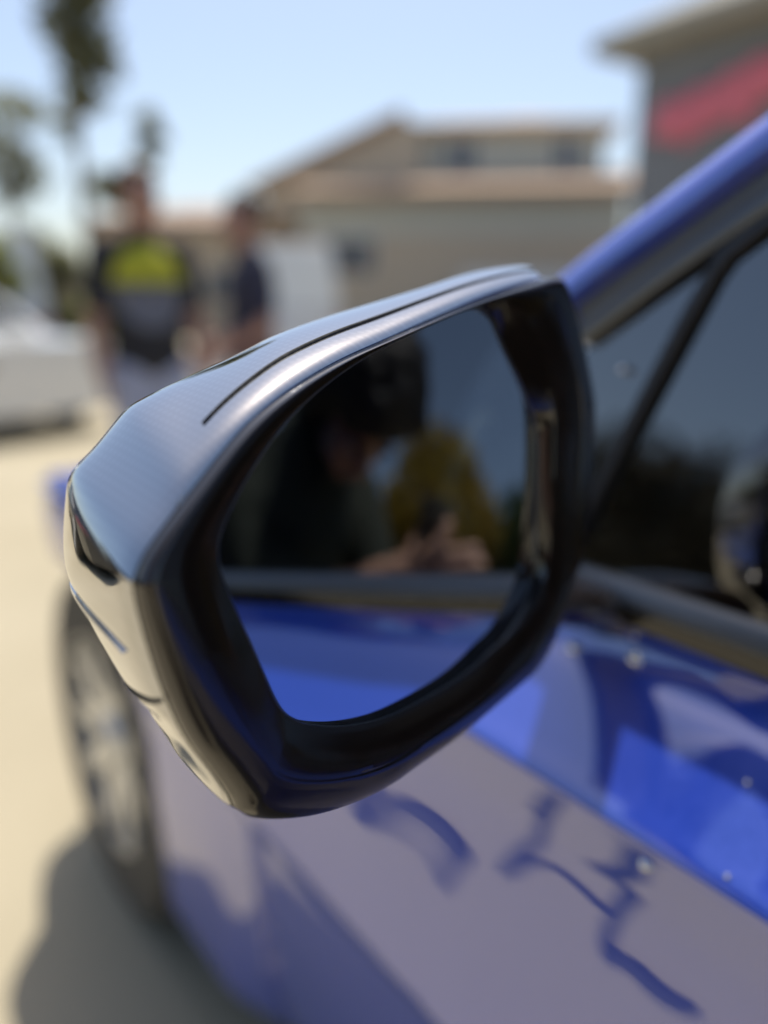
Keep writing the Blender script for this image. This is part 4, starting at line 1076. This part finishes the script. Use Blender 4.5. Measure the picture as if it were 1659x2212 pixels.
# left hand steadying the phone from below
B += hand_vf(L_(wl_), Uv * .8 + Fv * .5 + Rv * .4, -Fv + Rv * .3, 1, .95)
fused('body', B, M['skin'], ph, .0042, 2)
hair_cap(ph, L_(hd), qh, M['hair'], 1.08, vol=1.46, amp=.11, back=.25); face_parts(ph, L_(hd), qh, M['hair'], 1.04)
S = chain_vf([(L_(neck.lerp(hd, .12)), .070), (L_(neck.lerp(chest, .35)), .105), (L_(chest), .160), (L_(waist), .150), (L_(hip), .160), (L_(hip + Vector((0, 0, -.06))), .165)])
S += chain_vf([(L_(s_r), .075), (L_(s_l), .075)]) + chain_vf([(L_(neck + Vector((-.05, -.07, -.01))), .085), (L_(neck + Vector((-.05, -.09, -.09))), .09)])
for s_, e_, w_, u_ in ((s_r, elb, wr, .74), (s_l, ell, wl_, .86)):
    S += chain_vf([(L_(s_), .080), (L_(s_.lerp(e_, .6)), .066), (L_(e_), .060)]) + chain_vf([(L_(e_), .060), (L_(e_.lerp(w_, u_)), .043)])
fused('hoodie', S, M['green'], ph, .010, 5)
T_ = [capsule_vf(L_(hip + Rv * -.05), L_(hip + Rv * .05), .14, .14)]
for hl, kn, an in kn_an:
    T_ += chain_vf([(L_(hl), .108), (L_(kn), .080), (L_(an + Vector((0, 0, .02))), .066)])
    fused('shoe', [capsule_vf(L_(an) + Vector((-.01, -.03, -.035)), L_(an) + Vector((.07, .15, -.045)), .050, .044)], M['black'], ph, .012, 2)
fused('trousers', T_, M['black'], ph, .014, 5)
# phone held behind the lens
phn = empty('phone', CAM - Fv * .0085); tag(phn, 'black phone held upright in the stooping person’s hands', 'phone')
Mx = Matrix((Rv, Uv, Fv)).transposed().to_4x4(); phn.matrix_world = Matrix.Translation(CAM - Fv * .0085) @ Mx
def rbox(name, c, s, r, m, seg=6):
    pts = []
    for (cx_, cy_, a0) in ((s[0] / 2 - r, s[1] / 2 - r, 0), (-s[0] / 2 + r, s[1] / 2 - r, 90), (-s[0] / 2 + r, -s[1] / 2 + r, 180), (s[0] / 2 - r, -s[1] / 2 + r, 270)):
        for k in range(seg + 1):
            a = R(a0 + 90 * k / seg); pts.append((c[0] + cx_ + r * math.cos(a), c[1] + cy_ + r * math.sin(a), c[2] - s[2] / 2))
    return prism(name, pts, s[2], (0, 0, 1), m, phn, bevel=.0008)
rbox('phone_body', (-.022, -.058, -.006), (.076, .155, .008), .010, M['phone'])
rbox('phone_frame', (-.022, -.058, -.006), (.0775, .1565, .0055), .0105, M['phone_edge'])
rbox('camera_island', (-.004, -.004, -.001), (.034, .036, .003), .008, M['phone'])
for (lx, ly) in ((0, 0), (-.016, -.001), (-.001, -.017)):
    lr = []
    for z, r in ((0, .0068), (.0018, .0068), (.0022, .0056), (.0016, .005)):
        for j in range(20): lr.append((lx + r * math.cos(2 * math.pi * j / 20), ly + r * math.sin(2 * math.pi * j / 20), z))
    mesh_obj('camera_lens', lr, grid_faces(4, 20, closed=True) + [tuple(range(60, 80))], M['lensglass'], phn, smooth=True, auto=40)
0 and print('polys', sum(len(o.data.polygons) for o in scene.objects if o.type == 'MESH'))
